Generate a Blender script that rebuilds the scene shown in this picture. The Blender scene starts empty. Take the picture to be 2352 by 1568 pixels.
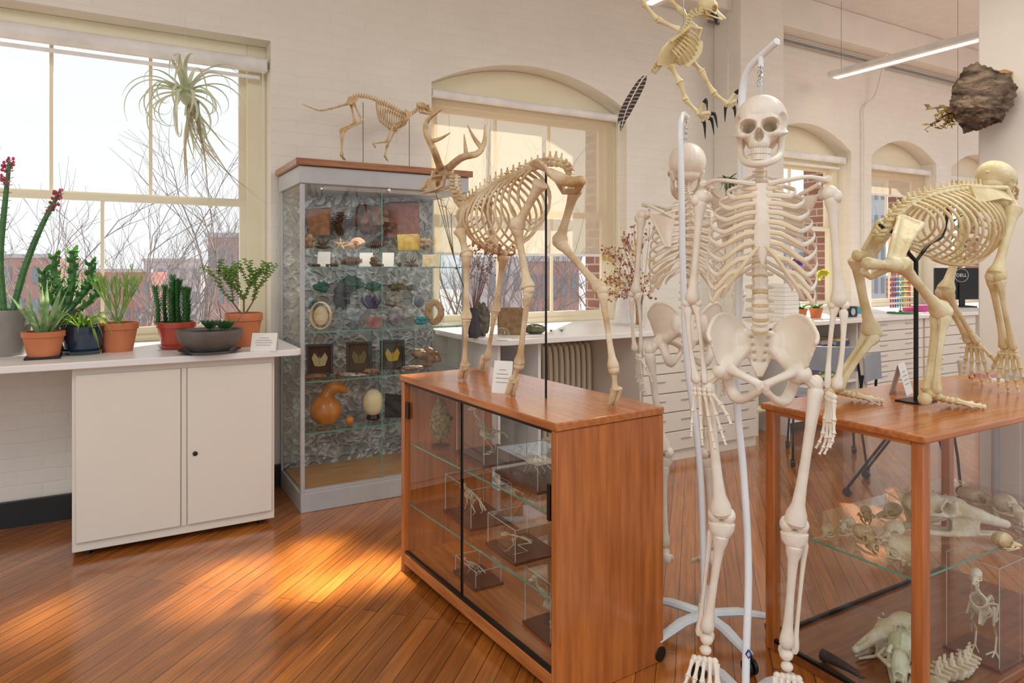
import bpy, math, random
from mathutils import Vector, Matrix
from mathutils import noise as NZ
V=Vector
S=bpy.context.scene
COL=S.collection
PI=math.pi
# ---------- camera model ----------
F=1568.;CX=1176.;HY=615.;CH=1.32
fw=V((.5,.8660254,0));rt=V((.8660254,-.5,0));cam0=V((0,0,CH));ZU=V((0,0,1))
def ray(px,py):return fw+rt*((px-CX)/F)+V((0,0,-(py-HY)/F))
def onZ(px,py,z):
    d=ray(px,py);return cam0+d*((z-CH)/d.z)
def onY(px,py,y):
    d=ray(px,py);return cam0+d*(y/d.y)
def onX(px,py,x):
    d=ray(px,py);return cam0+d*(x/d.x)
def onD(px,py,k):return cam0+ray(px,py)*k
cd=bpy.data.cameras.new('camera');co=bpy.data.objects.new('camera',cd);COL.objects.link(co)
co.location=cam0;co.rotation_euler=(PI/2,0,-PI/6);cd.sensor_width=36;cd.lens=24;cd.shift_y=-169/2352
cd.clip_start=.05;cd.clip_end=500
S.camera=co
# ---------- mesh builder ----------
class MB:
    def __init__(s):s.v=[];s.f=[]
    def add(s,vs,fs):
        n=len(s.v);s.v+=[V(v) for v in vs];s.f+=[tuple(i+n for i in f) for f in fs];return s
    def join(s,o,M=None):
        return s.add([M@v for v in o.v] if M is not None else o.v,o.f)
    def xf(s,M):
        s.v=[M@v for v in s.v];return s
    def box(s,x0,x1,y0,y1,z0,z1,M=None):
        vs=[V((x,y,z)) for x in(x0,x1) for y in(y0,y1) for z in(z0,z1)]
        if M is not None:vs=[M@v for v in vs]
        return s.add(vs,[(0,1,3,2),(4,6,7,5),(0,4,5,1),(2,3,7,6),(0,2,6,4),(1,5,7,3)])
    def tube(s,pts,rad,seg=8,side=None,cap=True):
        pts=[V(p) for p in pts];n=len(pts)
        if not isinstance(rad,(list,tuple)):rad=[rad]*n
        rad=[r if isinstance(r,tuple) else (r,r) for r in rad]
        vs=[];nm=None
        for i in range(n):
            t=(pts[min(i+1,n-1)]-pts[max(i-1,0)])
            if t.length<1e-9:t=V((0,0,1))
            t.normalize()
            if side is not None:
                a=V(side)-t*V(side).dot(t)
                if a.length<1e-4:a=t.orthogonal()
            elif nm is None:a=t.orthogonal()
            else:
                a=nm-t*nm.dot(t)
                if a.length<1e-6:a=t.orthogonal()
            a.normalize();nm=a;b=t.cross(a)
            for k in range(seg):
                q=2*PI*k/seg
                vs.append(pts[i]+a*(rad[i][0]*math.cos(q))+b*(rad[i][1]*math.sin(q)))
        fs=[]
        for i in range(n-1):
            for k in range(seg):
                k2=(k+1)%seg
                fs.append((i*seg+k,i*seg+k2,(i+1)*seg+k2,(i+1)*seg+k))
        if cap:
            t0=(pts[0]-pts[1]);t0.normalize();t1=(pts[-1]-pts[-2]);t1.normalize()
            vs.append(pts[0]+t0*min(rad[0])*.5);vs.append(pts[-1]+t1*min(rad[-1])*.5)
            a=n*seg
            for k in range(seg):
                k2=(k+1)%seg
                fs.append((a,k2,k));fs.append((a+1,(n-1)*seg+k,(n-1)*seg+k2))
        return s.add(vs,fs)
    def ell(s,c,r,rot=None,seg=12,rings=8,ns=0,seed=0):
        c=V(c)
        if not isinstance(r,(list,tuple)):r=(r,r,r)
        vs=[V((0,0,1))]
        for i in range(1,rings):
            p=PI*i/rings
            for k in range(seg):
                q=2*PI*k/seg;vs.append(V((math.sin(p)*math.cos(q),math.sin(p)*math.sin(q),math.cos(p))))
        vs.append(V((0,0,-1)))
        rr=random.Random(seed)
        out=[]
        for v in vs:
            k=1+ns*(rr.random()-.5)*2
            w=V((v.x*r[0]*k,v.y*r[1]*k,v.z*r[2]*k))
            if rot is not None:w=rot@w
            out.append(c+w)
        fs=[]
        for k in range(seg):
            k2=(k+1)%seg
            fs.append((0,1+k,1+k2));fs.append((len(vs)-1,1+(rings-2)*seg+k2,1+(rings-2)*seg+k))
        for i in range(rings-2):
            for k in range(seg):
                k2=(k+1)%seg
                fs.append((1+i*seg+k,1+(i+1)*seg+k,1+(i+1)*seg+k2,1+i*seg+k2))
        return s.add(out,fs)
    def lathe(s,prof,c=(0,0,0),seg=28):
        c=V(c);vs=[];n=len(prof)
        for r,z in prof:
            for k in range(seg):
                q=2*PI*k/seg;vs.append(c+V((r*math.cos(q),r*math.sin(q),z)))
        fs=[(i*seg+k,i*seg+(k+1)%seg,(i+1)*seg+(k+1)%seg,(i+1)*seg+k) for i in range(n-1) for k in range(seg)]
        fs.append(tuple(range(seg))[::-1]);fs.append(tuple((n-1)*seg+k for k in range(seg)))
        return s.add(vs,fs)
    def ribbon(s,pts,ws,side,v=.15):
        vs=[];side=V(side)
        for i,p in enumerate(pts):
            p=V(p);t=V(pts[min(i+1,len(pts)-1)])-V(pts[max(i-1,0)])
            sd=side-t*(side.dot(t)/max(t.length_squared,1e-9))
            if sd.length<1e-6:sd=side
            sd=sd.normalized();nn=sd.cross(t)
            if nn.length>1e-9:nn.normalize()
            w=ws[i] if isinstance(ws,list) else ws
            vs+=[p-sd*w*.5+nn*w*v,p,p+sd*w*.5+nn*w*v]
        fs=[]
        for i in range(len(pts)-1):
            for k in(0,1):fs.append((i*3+k,i*3+k+1,i*3+k+4,i*3+k+3))
        return s.add(vs,fs)
    def grid(s,rows,th):
        m=len(rows);n=len(rows[0]);P=[[V(p) for p in r] for r in rows]
        N=[]
        for i in range(m):
            for j in range(n):
                a=P[min(i+1,m-1)][j]-P[max(i-1,0)][j];b=P[i][min(j+1,n-1)]-P[i][max(j-1,0)]
                q=a.cross(b)
                if q.length<1e-12:q=V((0,0,1))
                N.append(q.normalized())
        vs=[];
        for sg in(.5,-.5):
            for i in range(m):
                for j in range(n):vs.append(P[i][j]+N[i*n+j]*th*sg)
        o=m*n;fs=[]
        for i in range(m-1):
            for j in range(n-1):
                a=i*n+j;fs.append((a,a+1,a+n+1,a+n));fs.append((o+a,o+a+n,o+a+n+1,o+a+1))
        bd=[j for j in range(n)]+[i*n+n-1 for i in range(1,m)]+[(m-1)*n+j for j in range(n-2,-1,-1)]+[i*n for i in range(m-2,0,-1)]
        for k in range(len(bd)):
            a,b=bd[k],bd[(k+1)%len(bd)];fs.append((a,o+a,o+b,b))
        return s.add(vs,fs)
    def poly(s,pts,z0,z1):
        n=len(pts);vs=[V((p[0],p[1],z0)) for p in pts]+[V((p[0],p[1],z1)) for p in pts]
        return s.add(vs,[tuple(range(n))[::-1],tuple(range(n,2*n))]+[(i,(i+1)%n,n+(i+1)%n,n+i) for i in range(n)])
    def bone(s,a,b,r,e0=1.7,e1=1.9,bow=None,seg=8):
        a=V(a);b=V(b)
        ts=[0,.03,.08,.16,.3,.5,.7,.84,.92,.97,1];ms=[e0*.7,e0,e0*.95,1.25,1,.9,1,1.25,e1*.95,e1,e1*.7]
        bw=V(bow) if bow is not None else V((0,0,0))
        return s.tube([a.lerp(b,t)+bw*(4*t*(1-t)) for t in ts],[r*m for m in ms],seg)
    def build(s,name,mat,parent=None,bev=0,smooth=True,ang=40,label=None):
        if not s.v:return None
        if mat.name in GLS and len(s.v)%8==0 and len(s.f)==len(s.v)//8*6 and all(len(f)==4 for f in s.f):
            nv=[];nf=[]
            for b in range(0,len(s.v),8):
                q=s.v[b:b+8];L=[(q[4]-q[0]).length,(q[2]-q[0]).length,(q[1]-q[0]).length];ax=L.index(min(L))
                pr=[[(0,4),(1,5),(3,7),(2,6)],[(0,2),(1,3),(5,7),(4,6)],[(0,1),(2,3),(6,7),(4,5)]][ax]
                k=len(nv);nv+=[(q[i]+q[j])/2 for i,j in pr];nf.append((k,k+1,k+2,k+3))
            s.v=nv;s.f=nf;bev=0
        xs=[v.x for v in s.v];ys=[v.y for v in s.v];zs=[v.z for v in s.v]
        o=V(((min(xs)+max(xs))/2,(min(ys)+max(ys))/2,min(zs)))
        me=bpy.data.meshes.new(name);me.from_pydata([tuple(v-o) for v in s.v],[],s.f);me.update()
        ob=bpy.data.objects.new(name,me);COL.objects.link(ob);ob.location=o
        if parent is not None:
            ob.parent=parent;ob.matrix_parent_inverse=PINV[parent.name]
        PINV[ob.name]=(Matrix.Translation(o)).inverted()
        me.materials.append(mat)
        if smooth:
            me.polygons.foreach_set('use_smooth',[True]*len(me.polygons))
            try:me.set_sharp_from_angle(angle=math.radians(ang))
            except Exception:pass
        if bev:
            b=ob.modifiers.new('b','BEVEL');b.width=bev;b.segments=2;b.limit_method='ANGLE'
        if label:ob['label']=label
        return ob
PINV={};GLS=('clear_glass','shelf_glass','window_glass')
def thing(name,label,cat,loc,group=None,kind=None):
    o=bpy.data.objects.new(name,None);COL.objects.link(o);o.location=loc;o.empty_display_size=.05
    PINV[o.name]=Matrix.Translation(V(loc)).inverted()
    if kind:o['kind']=kind
    o['label']=label;o['category']=cat
    if group:o['group']=group
    return o
def tag(o,label,cat,group=None):
    o['label']=label;o['category']=cat
    if group:o['group']=group
    return o
def struct(o):
    o['kind']='structure';return o
def cat(pts,n):
    pts=[V(p) for p in pts];m=len(pts)-1;out=[]
    for i in range(n):
        u=i/(n-1)*m;k=min(int(u),m-1);t=u-k
        p0=pts[max(k-1,0)];p1=pts[k];p2=pts[k+1];p3=pts[min(k+2,m)]
        out.append(.5*((2*p1)+(p2-p0)*t+(2*p0-5*p1+4*p2-p3)*t*t+(3*p1-p0-3*p2+p3)*t**3))
    return out
def lerpl(ws,n):
    out=[]
    for i in range(n):
        u=i/(n-1)*(len(ws)-1);k=min(int(u),len(ws)-2);out.append(ws[k]+(ws[k+1]-ws[k])*(u-k))
    return out
# ---------- materials ----------
def hx(h):
    h=h.lstrip('#');r=[int(h[i:i+2],16)/255 for i in(0,2,4)]
    return tuple([c/12.92 if c<.04045 else((c+.055)/1.055)**2.4 for c in r]+[1])
MATS={}
def mat(name,c,rough=.5,metal=0,c2=None,ns=8,bump=0,bs=60,coat=0,spec=.5,em=0,sc=(1,1,1),emc=None,det=5,trl=0):
    if name in MATS:return MATS[name]
    m=bpy.data.materials.new(name);m.use_nodes=True;N=m.node_tree;nd=N.nodes;lk=N.links
    b=nd['Principled BSDF'];b.inputs['Roughness'].default_value=rough;b.inputs['Metallic'].default_value=metal
    b.inputs['Specular IOR Level'].default_value=spec
    b.inputs['Coat Weight'].default_value=coat;b.inputs['Coat Roughness'].default_value=.12
    c=hx(c) if isinstance(c,str) else c
    tc=nd.new('ShaderNodeTexCoord');mp=nd.new('ShaderNodeMapping');mp.inputs['Scale'].default_value=sc
    lk.new(tc.outputs['Object'],mp.inputs['Vector'])
    nz=nd.new('ShaderNodeTexNoise');nz.inputs['Scale'].default_value=ns;nz.inputs['Detail'].default_value=det
    lk.new(mp.outputs[0],nz.inputs['Vector'])
    rp=nd.new('ShaderNodeValToRGB');rp.color_ramp.elements[0].position=.35;rp.color_ramp.elements[1].position=.65
    if c2 is None:c2=tuple([min(1,x*.86) for x in c[:3]]+[1])
    else:c2=hx(c2)
    rp.color_ramp.elements[0].color=c2;rp.color_ramp.elements[1].color=c
    lk.new(nz.outputs['Fac'],rp.inputs['Fac']);lk.new(rp.outputs['Color'],b.inputs['Base Color'])
    if bump:
        n2=nd.new('ShaderNodeTexNoise');n2.inputs['Scale'].default_value=bs;n2.inputs['Detail'].default_value=4
        lk.new(mp.outputs[0],n2.inputs['Vector'])
        bp=nd.new('ShaderNodeBump');bp.inputs['Strength'].default_value=bump;bp.inputs['Distance'].default_value=.01
        lk.new(n2.outputs['Fac'],bp.inputs['Height']);lk.new(bp.outputs[0],b.inputs['Normal'])
    if em:
        b.inputs['Emission Color'].default_value=hx(emc) if emc else c;b.inputs['Emission Strength'].default_value=em
    if trl:
        t=nd.new('ShaderNodeBsdfTranslucent');lk.new(rp.outputs['Color'],t.inputs[0]);mx=nd.new('ShaderNodeMixShader');mx.inputs[0].default_value=trl
        lk.new(b.outputs[0],mx.inputs[1]);lk.new(t.outputs[0],mx.inputs[2]);lk.new(mx.outputs[0],nd['Material Output'].inputs[0])
    MATS[name]=m;return m
def brickmat(name,c1,c2,cm,w,h,mo,bump,rough,rot=0,plane='xz',mottle=.12,coat=0,grain=False,ns=3,bd=.006,warp=0):
    m=bpy.data.materials.new(name);m.use_nodes=True;N=m.node_tree;nd=N.nodes;lk=N.links
    b=nd['Principled BSDF'];b.inputs['Roughness'].default_value=rough;b.inputs['Coat Weight'].default_value=coat;b.inputs['Coat Roughness'].default_value=.14
    g=nd.new('ShaderNodeNewGeometry');sp=nd.new('ShaderNodeSeparateXYZ');cb=nd.new('ShaderNodeCombineXYZ')
    lk.new(g.outputs['Position'],sp.inputs[0])
    if plane=='xz':
        ad=nd.new('ShaderNodeMath');ad.operation='ADD';lk.new(sp.outputs[0],ad.inputs[0]);lk.new(sp.outputs[1],ad.inputs[1])
        lk.new(ad.outputs[0],cb.inputs[0]);lk.new(sp.outputs[2],cb.inputs[1])
    else:
        lk.new(sp.outputs[0],cb.inputs[0]);lk.new(sp.outputs[1],cb.inputs[1])
    mp=nd.new('ShaderNodeMapping');mp.inputs['Rotation'].default_value=(0,0,rot)
    if warp:
        wn=nd.new('ShaderNodeTexNoise');wn.inputs['Scale'].default_value=6;lk.new(cb.outputs[0],wn.inputs['Vector'])
        vm=nd.new('ShaderNodeVectorMath');vm.operation='MULTIPLY_ADD';vm.inputs[1].default_value=(warp,warp,warp);lk.new(wn.outputs['Color'],vm.inputs[0]);lk.new(cb.outputs[0],vm.inputs[2]);lk.new(vm.outputs[0],mp.inputs[0])
    else:lk.new(cb.outputs[0],mp.inputs[0])
    br=nd.new('ShaderNodeTexBrick');br.inputs['Color1'].default_value=hx(c1);br.inputs['Color2'].default_value=hx(c2);br.inputs['Mortar'].default_value=hx(cm)
    br.inputs['Scale'].default_value=1;br.inputs['Brick Width'].default_value=w;br.inputs['Row Height'].default_value=h;br.inputs['Mortar Size'].default_value=mo
    br.inputs['Mortar Smooth'].default_value=.3 if grain else .9
    lk.new(mp.outputs[0],br.inputs['Vector'])
    nz=nd.new('ShaderNodeTexNoise');nz.inputs['Scale'].default_value=ns;nz.inputs['Detail'].default_value=8
    if grain:
        m2=nd.new('ShaderNodeMapping');m2.inputs['Scale'].default_value=(1.2,22,1);lk.new(mp.outputs[0],m2.inputs[0]);lk.new(m2.outputs[0],nz.inputs['Vector'])
    else:lk.new(cb.outputs[0],nz.inputs['Vector'])
    rp=nd.new('ShaderNodeValToRGB');rp.color_ramp.elements[0].position=.3;rp.color_ramp.elements[1].position=.7
    rp.color_ramp.elements[0].color=(1-mottle,1-mottle*1.1,1-mottle*1.2,1);rp.color_ramp.elements[1].color=(1,1,1,1)
    lk.new(nz.outputs['Fac'],rp.inputs['Fac'])
    mx=nd.new('ShaderNodeMix');mx.data_type='RGBA';mx.blend_type='MULTIPLY';mx.inputs['Factor'].default_value=1
    lk.new(br.outputs['Color'],mx.inputs['A']);lk.new(rp.outputs['Color'],mx.inputs['B']);lk.new(mx.outputs['Result'],b.inputs['Base Color'])
    if bump:
        sb=nd.new('ShaderNodeMath');sb.operation='SUBTRACT';n3=nd.new('ShaderNodeTexNoise');n3.inputs['Scale'].default_value=14 if not grain else 60;n3.inputs['Detail'].default_value=6
        lk.new(cb.outputs[0],n3.inputs['Vector']);lk.new(n3.outputs['Fac'],sb.inputs[0]);lk.new(br.outputs['Fac'],sb.inputs[1])
        bp=nd.new('ShaderNodeBump');bp.inputs['Strength'].default_value=bump;bp.inputs['Distance'].default_value=bd
        lk.new(sb.outputs[0],bp.inputs['Height']);lk.new(bp.outputs[0],b.inputs['Normal'])
    return m
def glassmat(name,tint='#f6faf9',base=.035,edge=.5):
    m=bpy.data.materials.new(name);m.use_nodes=True;N=m.node_tree;nd=N.nodes;lk=N.links
    nd.remove(nd['Principled BSDF']);out=nd['Material Output']
    t=nd.new('ShaderNodeBsdfTransparent');t.inputs[0].default_value=hx(tint)
    g=nd.new('ShaderNodeBsdfGlossy');g.inputs['Roughness'].default_value=0;g.inputs[0].default_value=(1,1,1,1)
    lw=nd.new('ShaderNodeLayerWeight');lw.inputs[0].default_value=.5
    pw=nd.new('ShaderNodeMath');pw.operation='POWER';pw.inputs[1].default_value=4;lk.new(lw.outputs['Facing'],pw.inputs[0])
    mu=nd.new('ShaderNodeMath');mu.operation='MULTIPLY_ADD';mu.inputs[1].default_value=edge;mu.inputs[2].default_value=base
    lk.new(pw.outputs[0],mu.inputs[0])
    mx=nd.new('ShaderNodeMixShader');lk.new(mu.outputs[0],mx.inputs[0]);lk.new(t.outputs[0],mx.inputs[1]);lk.new(g.outputs[0],mx.inputs[2])
    lk.new(mx.outputs[0],out.inputs[0]);return m
WALL=brickmat('painted_brick','#ece7dc','#eae4d9','#e9e3d8',.215,.072,.008,.26,.5,mottle=.05,bd=.004,warp=.03)
PLAST=mat('plaster','#eae4da',.6,c2='#e4ddd3',ns=3,bump=.1,bs=30)
REDB=brickmat('red_brick','#a0705f','#875847','#c0b2a4',.215,.075,.012,.4,.8)
FLOOR=brickmat('floor_boards','#cc7e36','#a66128','#4a2610',2.4,.062,.0016,.12,.18,rot=-PI/4,plane='xy',mottle=.42,coat=.6,grain=True)
CEIL=mat('ceiling_paint','#e9e6e2',.8,c2='#e3e0dc')
WHITE=mat('white_laminate','#f0ede8',.35,c2='#ece9e4',ns=2)
CABW=mat('cabinet_enamel','#eae2d4',.4,c2='#e7dfd0',ns=2)
CREAM=mat('cream_paint','#ece3c8',.4,c2='#e8ddc0',ns=3)
TUBEW=mat('white_shade_tube','#efedea',.5)
GMET=mat('grey_aluminium','#b9b9b7',.4,.1,c2='#afafad')
GMD=mat('dark_grey_metal','#8b8b88',.4,.5)
BLK=mat('black_plastic','#141414',.4,c2='#0e0e0e')
BLKM=mat('black_metal','#1c1a19',.35,.4)
CHROME=mat('steel','#c9c9c9',.22,1,c2='#b9b9b9')
TOPW=mat('oak_top','#a9703e',.35,c2='#8a542a',ns=4,sc=(2,22,22),coat=.2)
CH_Y=mat('cherry_y','#c97a3a',.26,c2='#a75e28',ns=3,sc=(18,1.2,18),coat=.4)
CH_Z=mat('cherry_z','#c77538',.26,c2='#a55c28',ns=3,sc=(14,14,1.1),coat=.4,det=7)
CH_X=mat('cherry_x','#c97a3a',.26,c2='#a75e28',ns=3,sc=(1.2,18,18),coat=.4)
LITW=mat('pale_wood','#d2a36f',.4,c2='#c08c5a',ns=3,sc=(2,14,14))
DARKW=mat('dark_wood','#6d3822',.4,c2='#572b19',ns=3,sc=(14,2,14))
GLASS=glassmat('clear_glass','#f6f8f7',.045,.55);GLT=glassmat('shelf_glass','#f0f5f3',.05,.5);WGL=glassmat('window_glass','#fcfdfd',.02,.2)
GEDGE=mat('glass_edge','#6aa894',.15,c2='#569884')
BONEH=mat('ivory_plastic_bone','#f2e7d6',.38,c2='#e8dac5',ns=14,bump=.12,bs=70)
BONED=mat('old_bone','#eddcba',.5,c2='#c09e6e',ns=9,bump=.3,bs=90)
BONEC=mat('amber_bone','#e0c69a',.5,c2='#bf9c68',ns=22)
BONEA=mat('yellow_bone','#ecdfb8',.42,c2='#d6c18c',ns=12,bump=.25,bs=70)
BONEW=mat('pale_bone','#f1e7d1',.5,c2='#d0bc92',ns=14,bump=.35,bs=90)
BONEB=mat('bird_bone','#ecdfb4',.45,c2='#d6be84',ns=14)
TERRA=mat('terracotta','#cb7c52',.75,c2='#be6f46',ns=10,bump=.15,bs=120)
REDP=mat('red_glaze','#b84830',.3,c2='#a33c28',coat=.3)
BLUEP=mat('blue_glaze','#22384f',.12,c2='#132234',ns=5,coat=.7)
GREYP=mat('grey_clay','#98928c',.6,c2='#86807a',ns=8)
DPOT=mat('dark_pot','#3c3a3d',.5)
BOWLM=mat('stone_bowl','#716a63',.6,c2='#5e5750',ns=12)
SOIL=mat('soil','#3b2a1d',.95,c2='#241810',ns=50,bump=.6,bs=150)
G1=mat('leaf_green','#5fa046',.45,c2='#3c7a31',ns=18,trl=.4)
G2=mat('leaf_dark','#4f8b46',.5,c2='#376a35',ns=20,trl=.3)
G3=mat('leaf_lime','#a9cc55',.45,c2='#78a840',ns=14,trl=.4)
G4=mat('leaf_striped','#74a46a',.45,c2='#b4ca94',ns=30,trl=.35)
G5=mat('cactus_green','#4d7d44',.5,c2='#386236',ns=20)
G6=mat('jade_leaf','#84bf4a',.4,c2='#5f9f36',ns=20,trl=.4)
PENC=mat('pencil_stem','#a3c06a',.5,c2='#76a04e',ns=10)
SILV=mat('silver_leaf','#eef3e0',.6,c2='#cfd9bc',ns=12,trl=.55)
DRYL=mat('dry_leaf','#cdbba2',.7,c2='#a8937c',trl=.45)
DRYS=mat('dry_stick','#8d7a64',.7,c2='#6e5c4a')
PINK=mat('pink_flower','#d2607e',.6,c2='#b54563',trl=.3)
BARKM=mat('tree_bark','#98908c',.9,c2='#7c7470')
PAPER=mat('white_paper','#f4f0e8',.7,c2='#f1ede4')
INK=mat('ink_grey','#8b8680',.7)
def shademat():
    m=bpy.data.materials.new('shade_fabric');m.use_nodes=True;N=m.node_tree;nd=N.nodes;lk=N.links
    nd.remove(nd['Principled BSDF']);out=nd['Material Output']
    d=nd.new('ShaderNodeBsdfDiffuse');t=nd.new('ShaderNodeBsdfTranslucent');tr=nd.new('ShaderNodeBsdfTransparent')
    nz=nd.new('ShaderNodeTexNoise');nz.inputs['Scale'].default_value=300;rp=nd.new('ShaderNodeValToRGB')
    rp.color_ramp.elements[0].color=hx('#d8cbb4');rp.color_ramp.elements[1].color=hx('#e4d8c2');lk.new(nz.outputs['Fac'],rp.inputs['Fac'])
    lk.new(rp.outputs[0],d.inputs[0]);lk.new(rp.outputs[0],t.inputs[0]);tr.inputs[0].default_value=hx('#f0e2ce')
    m1=nd.new('ShaderNodeMixShader');m1.inputs[0].default_value=.4;lk.new(d.outputs[0],m1.inputs[1]);lk.new(t.outputs[0],m1.inputs[2])
    m2=nd.new('ShaderNodeMixShader');m2.inputs[0].default_value=.33;lk.new(m1.outputs[0],m2.inputs[1]);lk.new(tr.outputs[0],m2.inputs[2])
    lk.new(m2.outputs[0],out.inputs[0]);return m
SHADE=shademat()
def embossmat():
    m=bpy.data.materials.new('embossed_grey');m.use_nodes=True;N=m.node_tree;nd=N.nodes;lk=N.links
    b=nd['Principled BSDF'];b.inputs['Roughness'].default_value=.3;b.inputs['Metallic'].default_value=.15
    tc=nd.new('ShaderNodeTexCoord')
    nz=nd.new('ShaderNodeTexNoise');nz.inputs['Scale'].default_value=5;nz.inputs['Detail'].default_value=3;lk.new(tc.outputs['Object'],nz.inputs['Vector'])
    vm=nd.new('ShaderNodeVectorMath');vm.operation='MULTIPLY_ADD';vm.inputs[1].default_value=(.22,.22,.22);lk.new(nz.outputs['Color'],vm.inputs[0]);lk.new(tc.outputs['Object'],vm.inputs[2])
    vo=nd.new('ShaderNodeTexVoronoi');vo.feature='DISTANCE_TO_EDGE';vo.inputs['Scale'].default_value=17;lk.new(vm.outputs[0],vo.inputs['Vector'])
    cl=nd.new('ShaderNodeMapRange');cl.inputs['From Min'].default_value=0;cl.inputs['From Max'].default_value=.22;lk.new(vo.outputs['Distance'],cl.inputs['Value'])
    bp=nd.new('ShaderNodeBump');bp.inputs['Strength'].default_value=1;bp.inputs['Distance'].default_value=.012;bp.invert=True
    lk.new(cl.outputs[0],bp.inputs['Height']);lk.new(bp.outputs[0],b.inputs['Normal'])
    rp=nd.new('ShaderNodeValToRGB');rp.color_ramp.elements[0].color=hx('#c6c7c4');rp.color_ramp.elements[1].color=hx('#8f9292')
    lk.new(cl.outputs[0],rp.inputs['Fac']);lk.new(rp.outputs[0],b.inputs['Base Color']);return m
EMB=embossmat()
# ---------- world & lights ----------
w=bpy.data.worlds.new('sky');S.world=w;w.use_nodes=True;nd=w.node_tree.nodes;lk=w.node_tree.links
bg=nd['Background'];tc=nd.new('ShaderNodeTexCoord');sp=nd.new('ShaderNodeSeparateXYZ');lk.new(tc.outputs['Generated'],sp.inputs[0])
rp=nd.new('ShaderNodeValToRGB');e=rp.color_ramp.elements
e[0].position=.46;e[0].color=hx('#b9b6b2');e[1].position=.505;e[1].color=hx('#f0f3f6')
ee=e.new(.8);ee.color=hx('#e4ecf6')
ma=nd.new('ShaderNodeMath');ma.operation='MULTIPLY_ADD';ma.inputs[1].default_value=.5;ma.inputs[2].default_value=.5
lk.new(sp.outputs[2],ma.inputs[0]);lk.new(ma.outputs[0],rp.inputs['Fac'])
lk.new(rp.outputs['Color'],bg.inputs[0]);bg.inputs[1].default_value=1.2
sl=bpy.data.lights.new('sun','SUN');sl.energy=11;sl.angle=.02;sl.color=(1,.9,.76);so=bpy.data.objects.new('sun',sl);COL.objects.link(so)
so.rotation_euler=V((-1,-1,-.86)).to_track_quat('-Z','Y').to_euler();so.location=(10,10,12)
def area(name,loc,size,en,tgt,col=(1,1,1),spread=None):
    l=bpy.data.lights.new(name,'AREA');l.energy=en;l.shape='RECTANGLE';l.size=size[0];l.size_y=size[1];l.color=col
    if spread:l.spread=math.radians(spread)
    o=bpy.data.objects.new(name,l);COL.objects.link(o);o.location=loc;o.rotation_euler=(V(tgt)-V(loc)).to_track_quat('-Z','Y').to_euler();return o
area('lamp_and_fill_light',(3,1.5,3.05),(.3,1.6),24,(3,1.5,0),(1,.92,.83))
area('lamp_and_fill_light',(-1,0.5,3.6),(1.5,1.5),42,(.5,2.5,0),(1,.92,.83))  # added fill light for the room, no fixture hangs here
area('lamp_and_fill_light',(6.5,1.5,3.6),(1.5,1.5),26,(6.5,2.5,0),(1,.92,.83))  # second added fill, likewise without a fixture
area('cabinet_lamp_light',(1.34,3.85,1.765),(.7,.12),3.2,(1.34,4.05,0),(1,.97,.92))
for x,y,sx,sy,en in((.72,2.90,.24,.26,1.25),(1.0,2.88,.18,.26,.95),(.46,3.16,.30,.18,.8),(.80,3.22,.22,.18,.65),(.30,2.94,.24,.16,.45),(-.24,3.10,.18,.34,.35)):
    area('sun_patch_light',(x,y+.1,3.75),(sx,sy),en,(x,y,0),(1,.93,.88),6)  # added narrow beams from the ceiling, standing in for sun patches on the floor
try:
    S.view_settings.view_transform='Standard'
except Exception:pass
# ---------- room shell ----------
OPS=[(-.95,.8,.9,2.69,0),(1.85,3.55,.9,2.59,.22),(5.12,6.48,.9,2.5,.22),(6.82,8.04,.9,2.5,.2),(8.35,9.6,.9,2.48,.2)]
def topz(o,x):
    c=(o[0]+o[1])/2;h=(o[1]-o[0])/2;return o[3]+o[4]*(1-((x-c)/h)**2)
def wallmesh(y0,y1,xa,xb,zt):
    m=MB();xs=[xa]
    for o in OPS:
        n=18 if o[4] else 1
        xs+=[o[0]+(o[1]-o[0])*i/n for i in range(n+1)]
    xs.append(xb)
    q=lambda *p:m.add(p,[(0,1,2,3)])
    for i in range(len(xs)-1):
        a,b=xs[i],xs[i+1]
        if b-a<1e-6:continue
        o=[o for o in OPS if o[0]-1e-6<=a and b<=o[1]+1e-6]
        for y in((y0,y1)):
            if o:
                o1=o[0];q((a,y,0 if y==y0 else -9),(b,y,0 if y==y0 else -9),(b,y,o1[2]),(a,y,o1[2]))
                q((a,y,topz(o1,a)),(b,y,topz(o1,b)),(b,y,zt),(a,y,zt))
            else:q((a,y,0 if y==y0 else -9),(b,y,0 if y==y0 else -9),(b,y,zt),(a,y,zt))
        if o:
            o1=o[0];q((a,y0,topz(o1,a)),(b,y0,topz(o1,b)),(b,y1,topz(o1,b)),(a,y1,topz(o1,a)))
            q((a,y0,o1[2]),(b,y0,o1[2]),(b,y1,o1[2]),(a,y1,o1[2]))
    for o in OPS:
        for x in(o[0],o[1]):q((x,y0,o[2]),(x,y1,o[2]),(x,y1,o[3]),(x,y0,o[3]))
    return m
struct(wallmesh(4.3,4.55,-5,11,3.8).build('wall_window_side',WALL,smooth=False))
struct(wallmesh(4.56,4.86,-5,11,3.9).build('wall_exterior',REDB,smooth=False))
struct(MB().box(-5,11,-1.6,4.3,-.06,0).build('floor',FLOOR))
struct(MB().box(-5,11,.3,4.3,3.8,3.9).build('ceiling',CEIL))
struct(MB().box(4.52,5.07,4.0,4.3,.9,3.8).build('wall_pier',WALL,bev=.01))
struct(MB().box(4.3,4.75,1.2,2.07,0,3.8).build('wall_right_pillar',PLAST,bev=.012))
struct(MB().box(-5,11,4.08,4.3,3.5,3.8).build('trim_1',PLAST,bev=.01))
struct(MB().box(-5,-.19,4.27,4.299,0,.13).build('baseboard_left',BLK))
struct(MB().box(.71,1.84,4.27,4.299,0,.13).build('baseboard_middle',BLK))
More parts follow.
